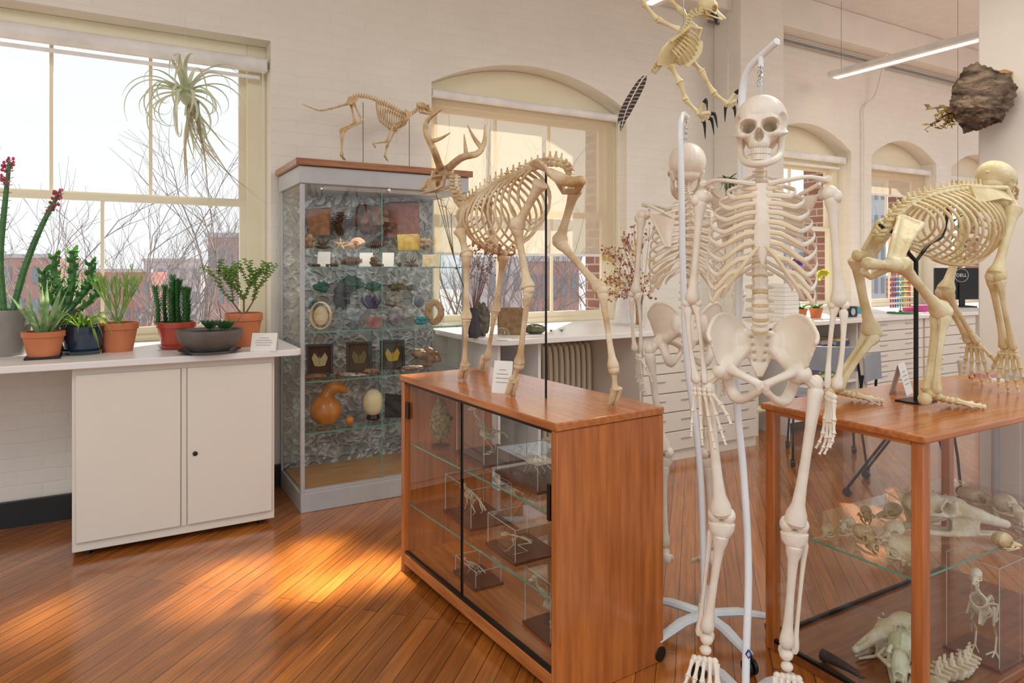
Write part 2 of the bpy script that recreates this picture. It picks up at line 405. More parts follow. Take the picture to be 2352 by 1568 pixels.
m=MB().tube([(4.4,4.24,3.44),(10.9,4.24,3.44)],.014,8);struct(m.build('trim_2',GMD))
a=onY(1985,200,4.26)
m=MB().tube(cat([(a.x+.12,4.1,3.49),(a.x+.1,4.2,3.1),(a.x,4.26,2.95),(a.x,4.26,2.6),(a.x,4.26,.9)],24),.012,8);struct(m.build('trim_3',PLAST))
def window(n,x0,x1,zs,zr,arch,ups,los,meet,label,wd=.055):
    r=thing('window_%d'%n,label,'window',((x0+x1)/2,4.5,zs),kind='structure')
    y0,y1=4.45,4.54
    m=MB()
    m.box(x0,x0+wd*1.5,y0,y1,zs,zr);m.box(x1-wd*1.5,x1,y0,y1,zs,zr);m.box(x0+wd*1.5,x1-wd*1.5,y0,y1,zr-wd*1.3,zr);m.box(x0+wd*1.5,x1-wd*1.5,y0-.02,y1,zs,zs+.035)
    m.build('window_frame',CREAM,r,bev=.004)
    a,b=x0+wd*1.5,x1-wd*1.5;zt=zr-wd*1.3;zb=zs+.035
    for nm,(z0,z1,yy,mu) in (('upper_sash',(meet,zt,4.50,ups)),('lower_sash',(zb,meet+.03,4.46,los))):
        m=MB();s=.04
        m.box(a,a+s,yy,yy+.03,z0,z1);m.box(b-s,b,yy,yy+.03,z0,z1);m.box(a+s,b-s,yy,yy+.03,z0,z0+.045);m.box(a+s,b-s,yy,yy+.03,z1-.035,z1)
        for k in range(1,mu):
            x=a+s+(b-a-2*s)*k/mu;m.box(x-.009,x+.009,yy+.004,yy+.026,z0+.045,z1-.035)
        so_=m.build(nm,CREAM,r)
        MB().box(a+s,b-s,yy+.013,yy+.017,z0+.045,z1-.035).build('glass_pane',WGL,so_)
    if arch:
        o=arch;mm=MB();N=18;rows=[[],[]]
        for i in range(N+1):
            x=o[0]+(o[1]-o[0])*i/N;rows[0].append((x,4.49,zr-.001));rows[1].append((x,4.49,max(topz(o,x)-.002,zr)))
        mm.grid(rows,.04).build('arch_panel',CREAM,r)
    return r
window(1,-.95,.8,.9,2.69,None,3,2,1.70,'tall sash window above the plant counter',wd=.075)
window(2,1.85,3.55,.9,2.55,OPS[1],3,3,1.72,'arched window behind the deer skeleton',wd=.06)
window(3,5.12,6.48,.9,2.42,OPS[2],2,2,1.70,'arched window beyond the pier',wd=.06)
window(4,6.82,8.04,.9,2.42,OPS[3],2,2,1.70,'second arched window beyond the pier',wd=.06)
window(5,8.35,9.6,.9,2.40,OPS[4],2,2,1.70,'farthest arched window',wd=.06)
def shade(x0,x1,zt,zb,y,label,r=.032):
    t=thing('roller_shade',label,'window shade',((x0+x1)/2,y,zb))
    MB().tube([(x0+.01,y,zt),(x1-.01,y,zt)],r,14).build('roller_tube',TUBEW,t)
    if zb<zt-.1:
        MB().add([(x0+.04,y+.025,zb),(x1-.04,y+.025,zb),(x1-.04,y+.025,zt),(x0+.04,y+.025,zt)],[(0,1,2,3)]).build('shade_cloth',SHADE,t)
    MB().box(x0+.04,x1-.04,y+.018,y+.032,zb-.02,zb).build('bottom_bar',TUBEW,t)
    MB().box(x1-.012,x1-.004,y-.03,y+.03,zt-.035,zt+.035).build('bracket',TUBEW,t)
    m=MB().tube([(x1-.03,y-.03,zt),(x1-.03,y-.03,1.2)],.0022,5);m.build('pull_chain',TUBEW,t)
shade(-.93,.79,2.55,2.49,4.36,'rolled-up white shade across the top of the large left window',.045)
shade(1.87,3.53,2.53,1.43,4.37,'cream translucent roller shade drawn half down behind the deer skeleton',.03)
shade(5.14,6.46,2.42,2.35,4.37,'rolled-up shade in the first arched window right of the pier',.035)
shade(6.84,8.02,2.40,2.12,4.37,'roller shade slightly lowered in the middle far arched window',.032)
shade(8.37,9.58,2.38,2.1,4.37,'roller shade in the farthest arched window by the right pillar',.032)
# ---------- outside ----------
struct(MB().box(-150,250,6,300,-9.2,-9).build('ground',mat('city_ground','#b9b4b1',.9,c2='#a8a3a0',ns=.05)))
BM1=mat('far_brick','#b8928a',.9,c2='#ab867e',ns=.3);BM2=mat('far_pale','#bfbdbf',.9,c2='#b2b0b3',ns=.3);BM3=mat('far_red','#c2847a',.9,c2='#b4786e',ns=.3)  # wall colours washed out, distance haze is mixed into them
FWIN=mat('far_window','#858e96',.3)
def building(px0,px1,pyt,dep,mt,label,nx,nz,dz=3.2):
    a=onD(px0,pyt,dep);b=onD(px1,pyt,dep);c=(a+b)/2;ux=(b-a);ux.z=0;L=ux.length;ux.normalize();uy=V((-ux.y,ux.x,0))
    M=Matrix(((ux.x,uy.x,0,a.x),(ux.y,uy.y,0,a.y),(0,0,1,0),(0,0,0,1)))
    t=thing('building',label,'building',(c.x,c.y,-9))
    MB().box(0,L,0,4,-9,a.z,M).build('wall',mt,t)
    MB().box(-.2,L+.2,-.2,.3,a.z,a.z+.4,M).build('roof_edge',BM2,t)
    for i in range(nx):
        for k in range(nz):
            x=L*(i+.5)/nx;z=a.z-1.8-k*dz
            MB().box(x-L/nx*.22,x+L/nx*.22,-.08,-.01,z-.8,z+.8,M).build('window',FWIN,t)
building(-60,130,592,70,BM1,'hazy pink brick building low behind the far left plants',6,2)
building(180,345,625,80,BM3,'long low red building seen above the pencil cactus',8,2)
building(330,460,600,95,BM2,'pale grey building far off in the middle of the left window',5,3)
building(478,560,545,60,BM1,'pinkish brick block beyond the right part of the left window',4,3)
building(1060,1200,600,60,BM2,'pale block behind the trees seen under the roller shade',5,2)
building(1215,1330,600,50,BM1,'brick block seen low through the arched window behind the deer skeleton',5,2)
building(1790,1850,470,60,BM2,'pale apartment building seen through the arched window beside the front skeleton',3,4)
building(1990,2035,400,70,BM2,'tall pale tower seen through the second far arched window',3,6)
building(1860,2300,640,90,BM3,'low red buildings seen through the far arched windows',12,1)
def tree(px,dep,h,seed,label):
    rr=random.Random(seed);m=MB();b=onD(px,600,dep);b=V((b.x,b.y,-9))
    def br(p,d,L,r,k):
        pts=[p];q=p.copy();dd=d.copy()
        for i in range(3):
            dd=(dd+V((rr.uniform(-.2,.2),rr.uniform(-.2,.2),rr.uniform(-.05,.15)))).normalized();q=q+dd*L/3;pts.append(q.copy())
        m.tube(pts,[r,r*.85,r*.72,r*.6],5 if k>3 else 3,cap=False)
        if k==0:return
        for j in range(3):
            o=pts[3] if j==0 else pts[2] if j==1 else pts[rr.choice((1,2,3))]
            nd_=(dd+V((rr.uniform(-.85,.85),rr.uniform(-.85,.85),rr.uniform(-.25,.6)))).normalized()
            br(o,nd_,L*rr.uniform(.62,.82),r*.57,k-1)
    br(b,V((0,0,1)),h*.36,.18,6)
    tag(m.build('bare_tree',BARKM,smooth=False),label,'tree')
tree(60,17,13.2,1,'bare tree outside behind the tall flowering cactus stems')
tree(290,13,12.8,2,'bare spreading tree outside the middle of the left window')
tree(450,19,14.2,3,'bare tree outside at the right side of the left window')
tree(1130,13,11.5,4,'bare tree outside seen between the deer front legs')
tree(1290,19,12,5,'bare tree outside the right part of the shaded window')
tree(1830,18,11.5,6,'bare tree outside the window beside the front skeleton rib cage')
# ---------- left counter ----------
def rounded(x0,x1,y0,y1,r,n=8):
    p=[(x0,y0)]
    for i in range(n+1):
        a=-PI/2+PI/2*i/n;p.append((x1-r+r*math.cos(a),y0+r+r*math.sin(a)))
    return p+[(x1,y1),(x0,y1)]
m=MB().poly(rounded(-2.6,.83,3.6,4.3,.05),.868,.9);m.box(-.94,.79,4.3,4.45,.868,.9)
tag(m.build('worktop',WHITE,bev=.004),'long white worktop under the left window carrying the potted plants','worktop')
t=thing('storage_cabinet','two-door cream metal cabinet under the plant counter','cabinet',(.26,3.9,0))
MB().box(-.18,.70,3.665,4.25,.03,.868).build('body',CABW,t,bev=.004)
def door(x0,x1,nm,lock):
    d=MB().box(x0,x1,3.648,3.664,.075,.835).build(nm,CABW,t,bev=.004)
    if lock:
        p=onY(448,1041,3.647);MB().lathe([(.0,0),(.011,.0),(.011,.006),(.007,.008),(0,.008)]).xf(Matrix.Translation(p)@Matrix.Rotation(PI/2,4,'X')).build('lock',BLK,d)
door(-.165,.262,'door',0);door(.292,.685,'door',1)
MB().box(.266,.288,3.655,3.665,.075,.835).build('center_post',CABW,t)
for x in(-.12,.64):
    for y in(3.72,4.18):MB().lathe([(.015,0),(.015,.03)],(x,y,0),12).build('foot',BLK,t)
# ---------- plants ----------
def pot(name,label,px,py,wpx,hpx,pm,taper=.72,saucer=None,rim=True,z=.9,square=False):
    p=onZ(px,py,z);k=(p-cam0).dot(fw)/F;R=wpx*k/2;H=hpx*k
    t=thing(name,label,'potted plant',p)
    zs=0
    if saucer is not None:
        if square:MB().box(p.x-R*.8,p.x+R*.8,p.y-R*.8,p.y+R*.8,z,z+.012).build('saucer',saucer,t,bev=.003)
        else:MB().lathe([(R*.7,0),(R*.95,.018),(R*.92,.02),(R*.72,.008),(0,.008)],p,32).build('saucer',saucer,t)
        zs=.012
    q=p+V((0,0,zs));H-=zs
    if rim:prof=[(R*taper,0),(R*.93,H*.76),(R*.93,H*.77),(R,H*.78),(R,H*.98),(R*.97,H),(R*.9,H),(R*.88,H*.85),(0,H*.85)]
    else:prof=[(R*taper,0),(R*.9,H*.4),(R,H*.85),(R,H),(R*.93,H),(R*.91,H*.86),(0,H*.86)]
    MB().lathe(prof,q,36).build('pot',pm,t)
    MB().lathe([(0,H*.84),(R*.9,H*.84),(R*.7,H*.885),(0,H*.9)],q,20).build('soil',SOIL,t)
    return t,q+V((0,0,H*.88)),R,k
def blade(m,b,ang,L,out,up,droop,w,n=7,tip=.1,v=.15):
    d=V((math.cos(ang),math.sin(ang),0));sd=V((-d.y,d.x,0))
    pts=[b+d*(L*out*t)+V((0,0,L*(up*t-droop*t*t))) for t in[i/(n-1) for i in range(n)]]
    m.ribbon(pts,[w*(.55+.45*math.sin(PI*min(1,.15+t*.8)))*(1 if t<.6 else max(tip,1-(t-.6)/.4)) for t in[i/(n-1) for i in range(n)]],sd,v)
t,b,R,k=pot('flowering_cactus','tall thin cactus stems with pink flowers in large pale grey pot at left edge',10,815,112,104,GREYP,rim=False,taper=.8)
def spiny(m,pts,r):
    c=cat(pts,22);m.tube(c,lerpl([r,r*1.1,r,r*.8,r*.5],22),6)
    for i,p in enumerate(c[:-1]):
        for j in range(5):
            a=j*1.257+i*.5;m.bone(p,p+V((math.cos(a)*r*1.7,math.sin(a)*r*1.7,r*.6)),.0016,1.3,.6,seg=4)
m=MB();dp=b.y
spiny(m,[b,onY(0,600,dp),onY(10,480,dp),onY(22,372,dp)],.015);spiny(m,[b+V((.03,0,0)),onY(55,620,dp),onY(95,520,dp),onY(138,440,dp)],.015)
m.build('stem',G5,t)
rr=random.Random(3)
for (q,e_,n) in((onY(10,430,dp),onY(21,365,dp),30),(onY(112,490,dp),onY(140,438,dp),30)):
    m=MB()
    for i in range(n):
        c=q.lerp(e_,rr.random());p=c+V((rr.uniform(-.02,.02),rr.uniform(-.02,.02),rr.uniform(-.01,.02)));m.tube([c,p],.002,4);m.ell(p,(.007,.007,.009),seg=6,rings=4)
    m.build('flower_cluster',PINK,t)
t,b,R,k=pot('candelabra_cactus','branching upright candelabra cactus with leafy ribs in dark pot',150,808,78,95,DPOT,saucer=None)
m=MB();l=MB()
def rib(pts,r,n=14):
    c=cat(pts,n)
    m.tube(c,lerpl([r*.8,r,r,r*.6],n),6)
    for i,p in enumerate(c):
        for j in range(3):
            a=j*2.094+.4;d=V((math.cos(a),math.sin(a),0))
            if i%2:m.bone(p,p+d*r*1.5,r*.4,1,.8,seg=4)
    for i,p in enumerate(c[n//3:]):
        for j in range(3):
            a=j*2.094+.4+i;d=V((math.cos(a),math.sin(a),0));l.ribbon([p,p+d*.024+V((0,0,.014)),p+d*.042+V((0,0,.036))],[.008,.024,.004],V((-d.y,d.x,0)))
dp=b.y
rib([b,onY(165,650,dp),onY(166,578,dp)],.018);rib([b,onY(140,680,dp),onY(126,640,dp),onY(125,590,dp)],.017)
rib([b,onY(185,680,dp),onY(205,650,dp),onY(208,605,dp)],.017);rib([b,onY(200,700,dp),onY(228,668,dp),onY(232,650,dp)],.013);rib([b,onY(125,700,dp),onY(104,665,dp),onY(100,625,dp)],.015)
m.build('stem',G5,t);l.build('leaves',G1,t)
t,b,R,k=pot('snake_plant','small striped snake plant in terracotta pot on black square tray',100,822,86,62,TERRA,saucer=BLK,square=True)
m=MB();rr=random.Random(5)
for i in range(18):
    a=rr.uniform(0,6.28);blade(m,b+V((math.cos(a),math.sin(a),0))*.02,a,rr.uniform(.15,.27),rr.uniform(.15,.75),rr.uniform(.9,1.1),rr.uniform(.05,.35),.024,8,.05,.3)
m.build('leaves',G4,t)
t,b,R,k=pot('spider_plant','spider plant with long arching leaves in glossy dark blue pot',191,812,92,64,BLUEP,saucer=BLUEP,taper=.75,rim=False)
m=MB()
for i in range(38):
    a=rr.uniform(0,6.28);blade(m,b+V((math.cos(a),math.sin(a),0))*.012,a,rr.uniform(.15,.30),rr.uniform(.5,.9),rr.uniform(.8,1.3),rr.uniform(.6,1.35),.013,9,.1)
m.build('leaves',G3,t)
t,b,R,k=pot('pencil_cactus','bushy pencil cactus with thin upright stems in terracotta pot',270,806,86,66,TERRA)
m=MB()
def pc(p,d,L,r,kk):
    q=p+d*L;m.tube([p,p.lerp(q,.5)+V((rr.uniform(-1,1),rr.uniform(-1,1),0))*L*.05,q],[r,r*.95,r*.8],5)
    if kk:
        for j in range(rr.choice((2,3,3))):
            a=rr.uniform(0,6.28);s_=rr.uniform(.15,.5);pc(q,(d+V((math.cos(a)*s_,math.sin(a)*s_,.35))).normalized(),L*rr.uniform(.7,1.0),r*.8,kk-1)
for i in range(7):
    a=i*.9;pc(b,V((math.cos(a)*.4,math.sin(a)*.4,1)).normalized(),.085,.0048,3)
m.build('stems',PENC,t)
t,b,R,k=pot('column_cactus','cluster of upright leafy cactus columns in red pot with saucer',405,800,84,62,REDP,saucer=REDP)
m=MB()
for i in range(11):
    a=i*.7;r0=.055*(i%3)/2+.012;p=b+V((math.cos(a*2.4)*r0*1.3,math.sin(a*2.4)*r0,0));h=rr.uniform(.17,.25)
    c=cat([p,p+V((rr.uniform(-.01,.01),0,h*.5)),p+V((rr.uniform(-.015,.015),0,h))],18);m.tube(c,.009,6)
    for kq,q in enumerate(c):
        for j in range(6):
            a2=j*1.047+kq*.5;d=V((math.cos(a2),math.sin(a2),0));m.ribbon([q,q+d*.012+V((0,0,.007)),q+d*.022+V((0,0,.018))],[.005,.008,.002],V((-d.y,d.x,0)))
m.build('stems',G2,t)
t,b,R,k=pot('elephant_bush','small-leaved branching succulent bush in terracotta pot beside white card',560,794,82,76,TERRA)
m=MB();l=MB();rr=random.Random(31)
def eb(p,d,L,r,kk):
    q=p+d*L;m.tube([p,q],[r,r*.75],5)
    if kk<3:
        for j in range(5):
            s_=p.lerp(q,(j+1)/5)
            for sg in(1,-1):
                o=d.orthogonal().normalized();o.rotate(Matrix.Rotation(j*1.57,3,d));l.ell(s_+o*sg*.009,(.0075,.0075,.0035),seg=6,rings=4)
    if kk:
        for j in range(2):
            a=rr.uniform(0,6.28);s_=rr.uniform(.4,.9);eb(q,(d+V((math.cos(a)*s_,math.sin(a)*s_,.3))).normalized(),L*rr.uniform(.75,1.05),r*.7,kk-1)
for dd in(V((-.7,0,1)),V((.6,.1,1)),V((.05,.4,1)),V((0,-.1,1.2))):eb(b,dd.normalized(),.092,.0055,3)
m.build('branches',mat('succulent_bark','#8a6a45',.8),t);l.build('leaves',G6,t)
t,b,R,k=pot('succulent_bowl','wide grey stone bowl of trailing succulents on black saucer',482,810,142,54,BOWLM,rim=False,taper=.6,saucer=BLK)
rr=random.Random(15)
for i in range(11):
    a=rr.uniform(0,6.28);q=b+V((math.cos(a),math.sin(a),0))*rr.uniform(.0,.11)+V((0,0,.018));m=MB();m.ell(q,.008,seg=5,rings=4)
    for j in range(12):blade(m,q,j*.55,.046,.9,1.1,.25,.015,4,.2,.3)
    m.build('rosette',mat('grey_succulent','#8aa08c',.6,c2='#6b8570') if i%2 else G2,t)
for (a,b2) in(((470,755),(482,700)),((505,752),(500,690)),((530,750),(560,715)),((505,700),(530,740))):
    MB().tube([onY(a[0],a[1],b.y),onY((a[0]+b2[0])/2+4,(a[1]+b2[1])/2,b.y),onY(b2[0],b2[1],b.y)],.002,5).build('twig',DRYS,t)
def card(px,py,wpx,hpx,z,rot,label,lines=4):
    p=onZ(px,py,z);k=(p-cam0).dot(fw)/F;W=wpx*k;H=hpx*k
    M=Matrix.Translation(p)@Matrix.Rotation(rot,4,'Z')
    t=thing('label_card',label,'card',p)
    m=MB();m.grid([[V((-W/2,-.0,0)),V((W/2,0,0))],[V((-W/2,.03,H)),V((W/2,.03,H))],[V((-W/2,.06,0)),V((W/2,.06,0))]],.0012);m.xf(M).build('card',PAPER,t,ang=20)
    for i in range(lines):
        z0=H*(.72-.13*i);w_=W*(.18 if i==0 else .34-.04*(i%2));f=z0/H*.03
        MB().box(-w_,w_,f-.0022,f-.0012,z0,z0+.0015).xf(M).build('text_line',INK,t)
card(604,806,58,40,.9,-.5,'small white printed card on the plant counter corner')
card(1150,903,46,72,.854,-.9,'white folded card between the deer skeleton front legs')
card(2090,905,60,70,.85,.3,'cream card standing behind the ape skeleton support base')
g=MB().lathe([(0,0),(.03,.004),(.045,.02),(.04,.045),(.02,.055),(0,.05)],onZ(-22,815,.9),16);tag(g.build('gourd',mat('orange_gourd','#e2902a',.5)),'orange gourd at the far left edge of the plant counter','gourd')
# hanging air plant
c=onY(425,212,4.05)
t=thing('air_plant','large hanging silvery air plant in front of left window','hanging plant',c)
m=MB();m2=MB();rr=random.Random(9)
for i in range(38):
    a=rr.uniform(0,6.28);L=rr.uniform(.28,.48);d=V((math.cos(a),math.sin(a),0));sd=V((-d.y,d.x,0));el=rr.uniform(-.3,1.3);cu=rr.uniform(1.8,5.0)
    pts=[c.copy()];th=el;n=17
    for k in range(n):
        th-=cu/n*(.2+1.7*k/n);pts.append(pts[-1]+(d*math.cos(th)+V((0,0,math.sin(th))))*(L/n*1.15)+sd*(math.sin(k*.4+i)*.003))
    m.ribbon(pts,[.034*(1-(k/(n))**.8*.94) for k in range(n+1)],sd,.3)
for i in range(34):
    a=rr.uniform(0,6.28);q=c+V((.04,0,-.04));L=rr.uniform(.25,.54);sx=rr.uniform(-.06,.36);sw=rr.uniform(-.08,.08)
    pts=[q+V((sx*s_*s_+math.sin(s_*4+a)*.03,sw*s_,-L*s_)) for s_ in[j/9 for j in range(10)]]
    (m if i%3 else m2).ribbon(pts,[.017*(1-s_/9*.9) for s_ in range(10)],V((math.cos(a),math.sin(a),0)),.2)
m.ell(c+V((.01,0,-.01)),(.04,.04,.06))
m.build('leaves',SILV,t);m2.build('dead_leaves',DRYL,t)
MB().tube([c,c+V((.0,0,2.69-c.z))],.0008,4).build('hanging_thread',CHROME,t)
# ---------- tall glass cabinet ----------
X0,X1,Y0,Y1,ZT=.85,1.84,3.74,4.26,1.907
t=thing('display_cabinet','tall grey glass display cabinet with wood top full of natural specimens','display cabinet',((X0+X1)/2,4,0))
MB().box(X0,X1,Y0,Y1,.0,.105).build('base',GMET,t,bev=.004)
MB().box(X0+.02,X1-.02,Y0+.02,Y1-.02,.106,.112).build('floor_panel',LITW,t)
MB().box(X0-.01,X1+.01,Y0-.01,Y1+.01,1.775,1.869).build('header',GMET,t,bev=.004)
MB().box(X0-.03,X1+.03,Y0-.03,Y1+.01,1.870,ZT).build('top',TOPW,t,bev=.004)
for x,y in((X0,Y0),(X1-.022,Y0)):MB().box(x,x+.022,y,y+.022,.105,1.775).build('corner_post',GMET,t,bev=.002)
for x in(X0,X1-.01):MB().box(x,x+.01,Y1-.02,Y1,.105,1.775).build('corner_post',GMET,t)
MB().box(X0+.012,X1-.012,Y1-.022,Y1-.008,.112,1.775).build('back_panel',EMB,t)
for x in(X0+.004,X1-.008):MB().box(x,x+.004,Y0+.022,Y1-.022,.105,1.775).build('side_glass',GLASS,t)
xm=onY(878,600,Y0).x
a=MB().box(X0+.024,xm+.002,Y0+.006,Y0+.01,.125,1.775).build('glass_door',GLASS,t)
MB().box(xm,xm+.0025,Y0+.005,Y0+.011,.125,1.775).build('glass_edge',GEDGE,a)
MB().box(xm,X1-.024,Y0+.014,Y0+.018,.125,1.775).build('glass_door',GLASS,t)
MB().box(X0+.022,X1-.022,Y0+.002,Y0+.022,.106,.124).build('door_track',GMET,t)
MB().lathe([(0,0),(.011,0),(.011,.01),(0,.012)],(0,0,0),14).xf(Matrix.Translation(onY(892,438,Y0+.004))@Matrix.Rotation(PI/2,4,'X')).build('lock',CHROME,t)
MB().box(1.0,1.68,3.79,3.91,1.767,1.774).build('lamp',TUBEW,t)
SHZ=[1.325,.97,.70,.42]
for z in SHZ:
    s_=MB().box(X0+.015,X1-.015,Y0+.03,Y1-.03,z-.006,z).build('glass_shelf',GLT,t)
    MB().box(X0+.015,X1-.015,Y0+.028,Y0+.03,z-.006,z).build('shelf_edge',GEDGE,s_)
    for x in(X0+.01,X1-.02):MB().box(x,x+.01,Y0+.1,Y0+.12,z-.016,z-.006).build('shelf_support',CHROME,t)
def riser(z,steps,label,mt):
    t=thing('display_riser',label,'display riser',(1.34,4.05,z))
    for (y0,y1,h) in steps:
        MB().box(X0+.06,X1-.06,y0,y1,z+h-.004,z+h).build('step',mt,t)
        for x in(X0+.06,X1-.064):MB().box(x,x+.004,y0,y1,z,z+h-.004).build('support',mt,t)
riser(1.325,[(3.93,4.06,.105),(4.065,4.2,.19)],'clear stepped riser on the top shelf of the tall glass cabinet',GLT)
riser(.97,[(3.93,4.06,.10),(4.065,4.2,.20)],'clear stepped riser under the mineral specimens',GLT)
def mk(c,c2,r=.6,b=.4,bs=60,m=0):
    nm='m_'+c[1:]+c2[1:];return mat(nm,c,r,m,c2=c2,ns=30,bump=b,bs=bs)
def pinecone(c,L,r,ax):
    m=MB();ax=V(ax).normalized();o=ax.orthogonal().normalized()
    m.ell(c,(r*.6,r*.6,L*.45),rot=ax.to_track_quat('Z','Y').to_matrix(),seg=8)
    n=11
    for i in range(n):
        t_=(i+.5)/n;rad=r*math.sin(PI*(.12+.8*t_))
        for j in range(9):
            a=j*.698+i*.35;d=o.copy();d.rotate(Matrix.Rotation(a,3,ax));p=c+ax*(L*(.5-t_));sd=ax.cross(d)
            m.add([p+d*rad*.5-sd*rad*.22,p+d*rad*.5+sd*rad*.22,p+d*rad*1.05+sd*rad*.24+ax*L*.05,p+d*rad*1.05-sd*rad*.24+ax*L*.05,p+d*rad*.6+ax*L*.03],[(0,1,2,3),(3,2,4),(0,3,4),(1,4,2)])
    return m
def at(px,Y,z):
    p=onY(px,HY,Y);return V((p.x,p.y,z))
def sz(px,Y):
    p=onY(px,HY,Y);return (p-cam0).dot(fw)/F
ZA=[1.325,1.43,1.515];YA=[3.86,4.0,4.13]
ZB=[.97,1.07,1.17]
def item(kind,px,wpx,hpx,Y,z,mt,name,label,cat_,seed=1,group=None):
    k=sz(px,Y);w=wpx*k;h=hpx*k;p=at(px,Y,z);M=Matrix.Translation(p)@Matrix.Rotation(-.52,4,'Z')
    dpt=min(.05,w*.35)
    m=MB()
    if kind=='rock':
        m.ell((0,0,0),(w/2,dpt,h*.5),seg=22,rings=16)
        m.v=[v*(1+.55*NZ.noise(V((v.x/w,v.y/w,v.z/w))*5+V((seed,0,0)))+.2*NZ.noise(V((v.x/w,v.y/w,v.z/w))*14+V((seed,0,0)))) for v in m.v]
    elif kind=='block':
        m.box(-w/2,w/2,-dpt*.7,dpt*.7,0,h);rq=random.Random(seed)
        m.v=[v+V((rq.uniform(-.1,.1)*w,0,rq.uniform(-.06,.06)*h*(v.z>0))) for v in m.v]
    elif kind=='cone_up':m=pinecone(V((0,0,h*.5)),h,w*.5,(0,0,1))
    elif kind=='cone_side':m=pinecone(V((0,0,h*.5)),w,h*.5,(1,0,.05))
    elif kind=='slab':m.grid([[(-w/2,0,0),(w/2,0,0)],[(-w/2,.02,h),(w/2,.02,h)]],.012)
    elif kind=='geode':
        m.ell((0,0,h/2),(w/2,.02,h/2),seg=20,rings=10,ns=.03,seed=seed)
    elif kind=='crystal':
        rq=random.Random(seed)
        for i in range(14):
            a=rq.uniform(-.7,.7);b=rq.uniform(-.3,.3);L=h*rq.uniform(.5,.85);d=V((math.sin(a),b,math.cos(a))).normalized();r=w*.14
            q=V((rq.uniform(-.28,.28)*w,0,0));m.tube([q,q+d*L*.8,q+d*L],[r,r,r*.1],6)
    elif kind=='star':
        for i in range(5):
            a=i*1.257+PI/2;m.tube([(0,0,h*.5),(math.cos(a)*w*.5,0,h*.5+math.sin(a)*h*.5)],[w*.12,w*.03],6)
    elif kind=='shell':
        c=[V((math.cos(q*2.2)*w*.25*(1-q/3.2)+w*.1,0,h*.5+math.sin(q*2.2)*h*.3*(1-q/3.2))) for q in[i*.2 for i in range(15)]]
        m.tube(c,[max(.001,h*.38*(1-i/15)) for i in range(15)],8);m.tube([(-w*.5,0,h*.3),(0,0,h*.45)],[h*.06,h*.35],8)
    elif kind=='twig':
        rq=random.Random(seed)
        for i in range(7):
            q=V((rq.uniform(-.4,.4)*w,0,0));m.tube([(0,0,h*.25),(q.x*.5,0,h*.4),(q.x*1.2,rq.uniform(-.01,.01),rq.uniform(.3,1)*h)],[h*.09,h*.07,h*.02],5)
        m.ell((0,0,h*.15),(w*.4,.012,h*.15),seg=8,rings=5)
    zmin=min(v.z for v in m.v);m.v=[v-V((0,0,zmin)) for v in m.v]
    o=m.xf(M).build(name,mt,smooth=kind not in('crystal','block'));tag(o,label,cat_,group);return o
item('block',733,46,62,YA[2],ZA[2],mk('#8c5a38','#6a3c20'),'wood_block','upright reddish wood block at the left of the top specimen row','wood block',2)
item('cone_up',782,48,56,YA[2],ZA[2],mk('#7a5034','#4a2c1a'),'pine_cone','large open pine cone standing on the top specimen row','pine cone')
item('rock',853,84,62,YA[2],ZA[2],mk('#6d4a34','#40281a'),'burl','rough dark brown burl beside the large upright pine cone','wood burl',5)
item('block',925,76,80,YA[2],ZA[2],mk('#7c442c','#5c2e1c'),'wood_block','large square reddish-brown wood block at upper right of the specimens','wood block',4)
item('block',938,48,36,YA[1],ZA[1],mk('#c9a64a','#a88a3a'),'resin_block','yellow block in front of the large square wood block','mineral',6)
item('rock',975,34,24,YA[1],ZA[1],mk('#b49a80','#8c745c'),'barnacle','greyish barnacle cluster at right of the yellow block','shell',7)
item('rock',708,30,26,YA[1],ZA[1],mk('#95734c','#6c4c2c'),'seed_case','small round brown seed case at the left end of the middle step','seed case',71)
item('twig',742,44,30,YA[1],ZA[1],mk('#4a3020','#2a1810'),'thorny_twig','dark thorny twig below the upright wood block','twig',3)
item('star',782,30,28,YA[1],ZA[1]+.0,mk('#e8cda2','#c8a06a'),'starfish','small pale starfish left of the conch shell','starfish')
item('shell',812,50,30,YA[1],ZA[1],mk('#ecc8a8','#d09c78'),'conch_shell','pinkish conch shell on the middle step of the top shelf','shell')
item('cone_side',860,48,20,YA[1],ZA[1],mk('#6b4632','#3c2214'),'pine_cone','long slim pine cone lying under the dark burl','pine cone')
item('cone_side',806,50,24,YA[0],ZA[0],mk('#9a704c','#6d4c2c'),'pine_cone','light brown pine cone lying on the front of the top shelf','pine cone')
item('rock',858,16,22,YA[0],ZA[0],mk('#7d5734','#583a1c'),'acorn','brown acorn beside the lying light brown cone','acorn',3)
item('slab',743,28,34,YA[0]+.05,ZA[0],PAPER,'specimen_card','white card with tiny thorn at left of the top shelf','card')
item('slab',840,30,32,YA[0]+.06,ZA[0],PAPER,'specimen_card','white specimen card just behind the acorn','card')
item('slab',890,28,32,YA[0]+.05,ZA[0],PAPER,'specimen_card','white specimen card right of the acorn','card')
rr=random.Random(44)
for i,px in enumerate((712,722,731,752,762,772,868,876,918,955)):
    item('rock',px,rr.uniform(8,13),rr.uniform(6,10),3.81,ZA[0],mk('#5e4330','#3e2a1c'),'seed_pod','small dark seed pod along the front edge of the top shelf','seed pod',80+i,'small dark seed pods on the top shelf')
for i,px in enumerate((715,741,776,820,870,905,925)):
    item('rock',px,rr.uniform(10,17),rr.uniform(7,11),3.80,.70,mk('#7a5a3c','#4e3624'),'nut','small brown nut along the front edge of the third shelf','nut',90+i,'small brown nuts on the third shelf')
item('twig',943,40,30,YA[0],ZA[0],mk('#6d503a','#4a3424'),'coral','brown branching coral at the right front of the top shelf','coral',9)
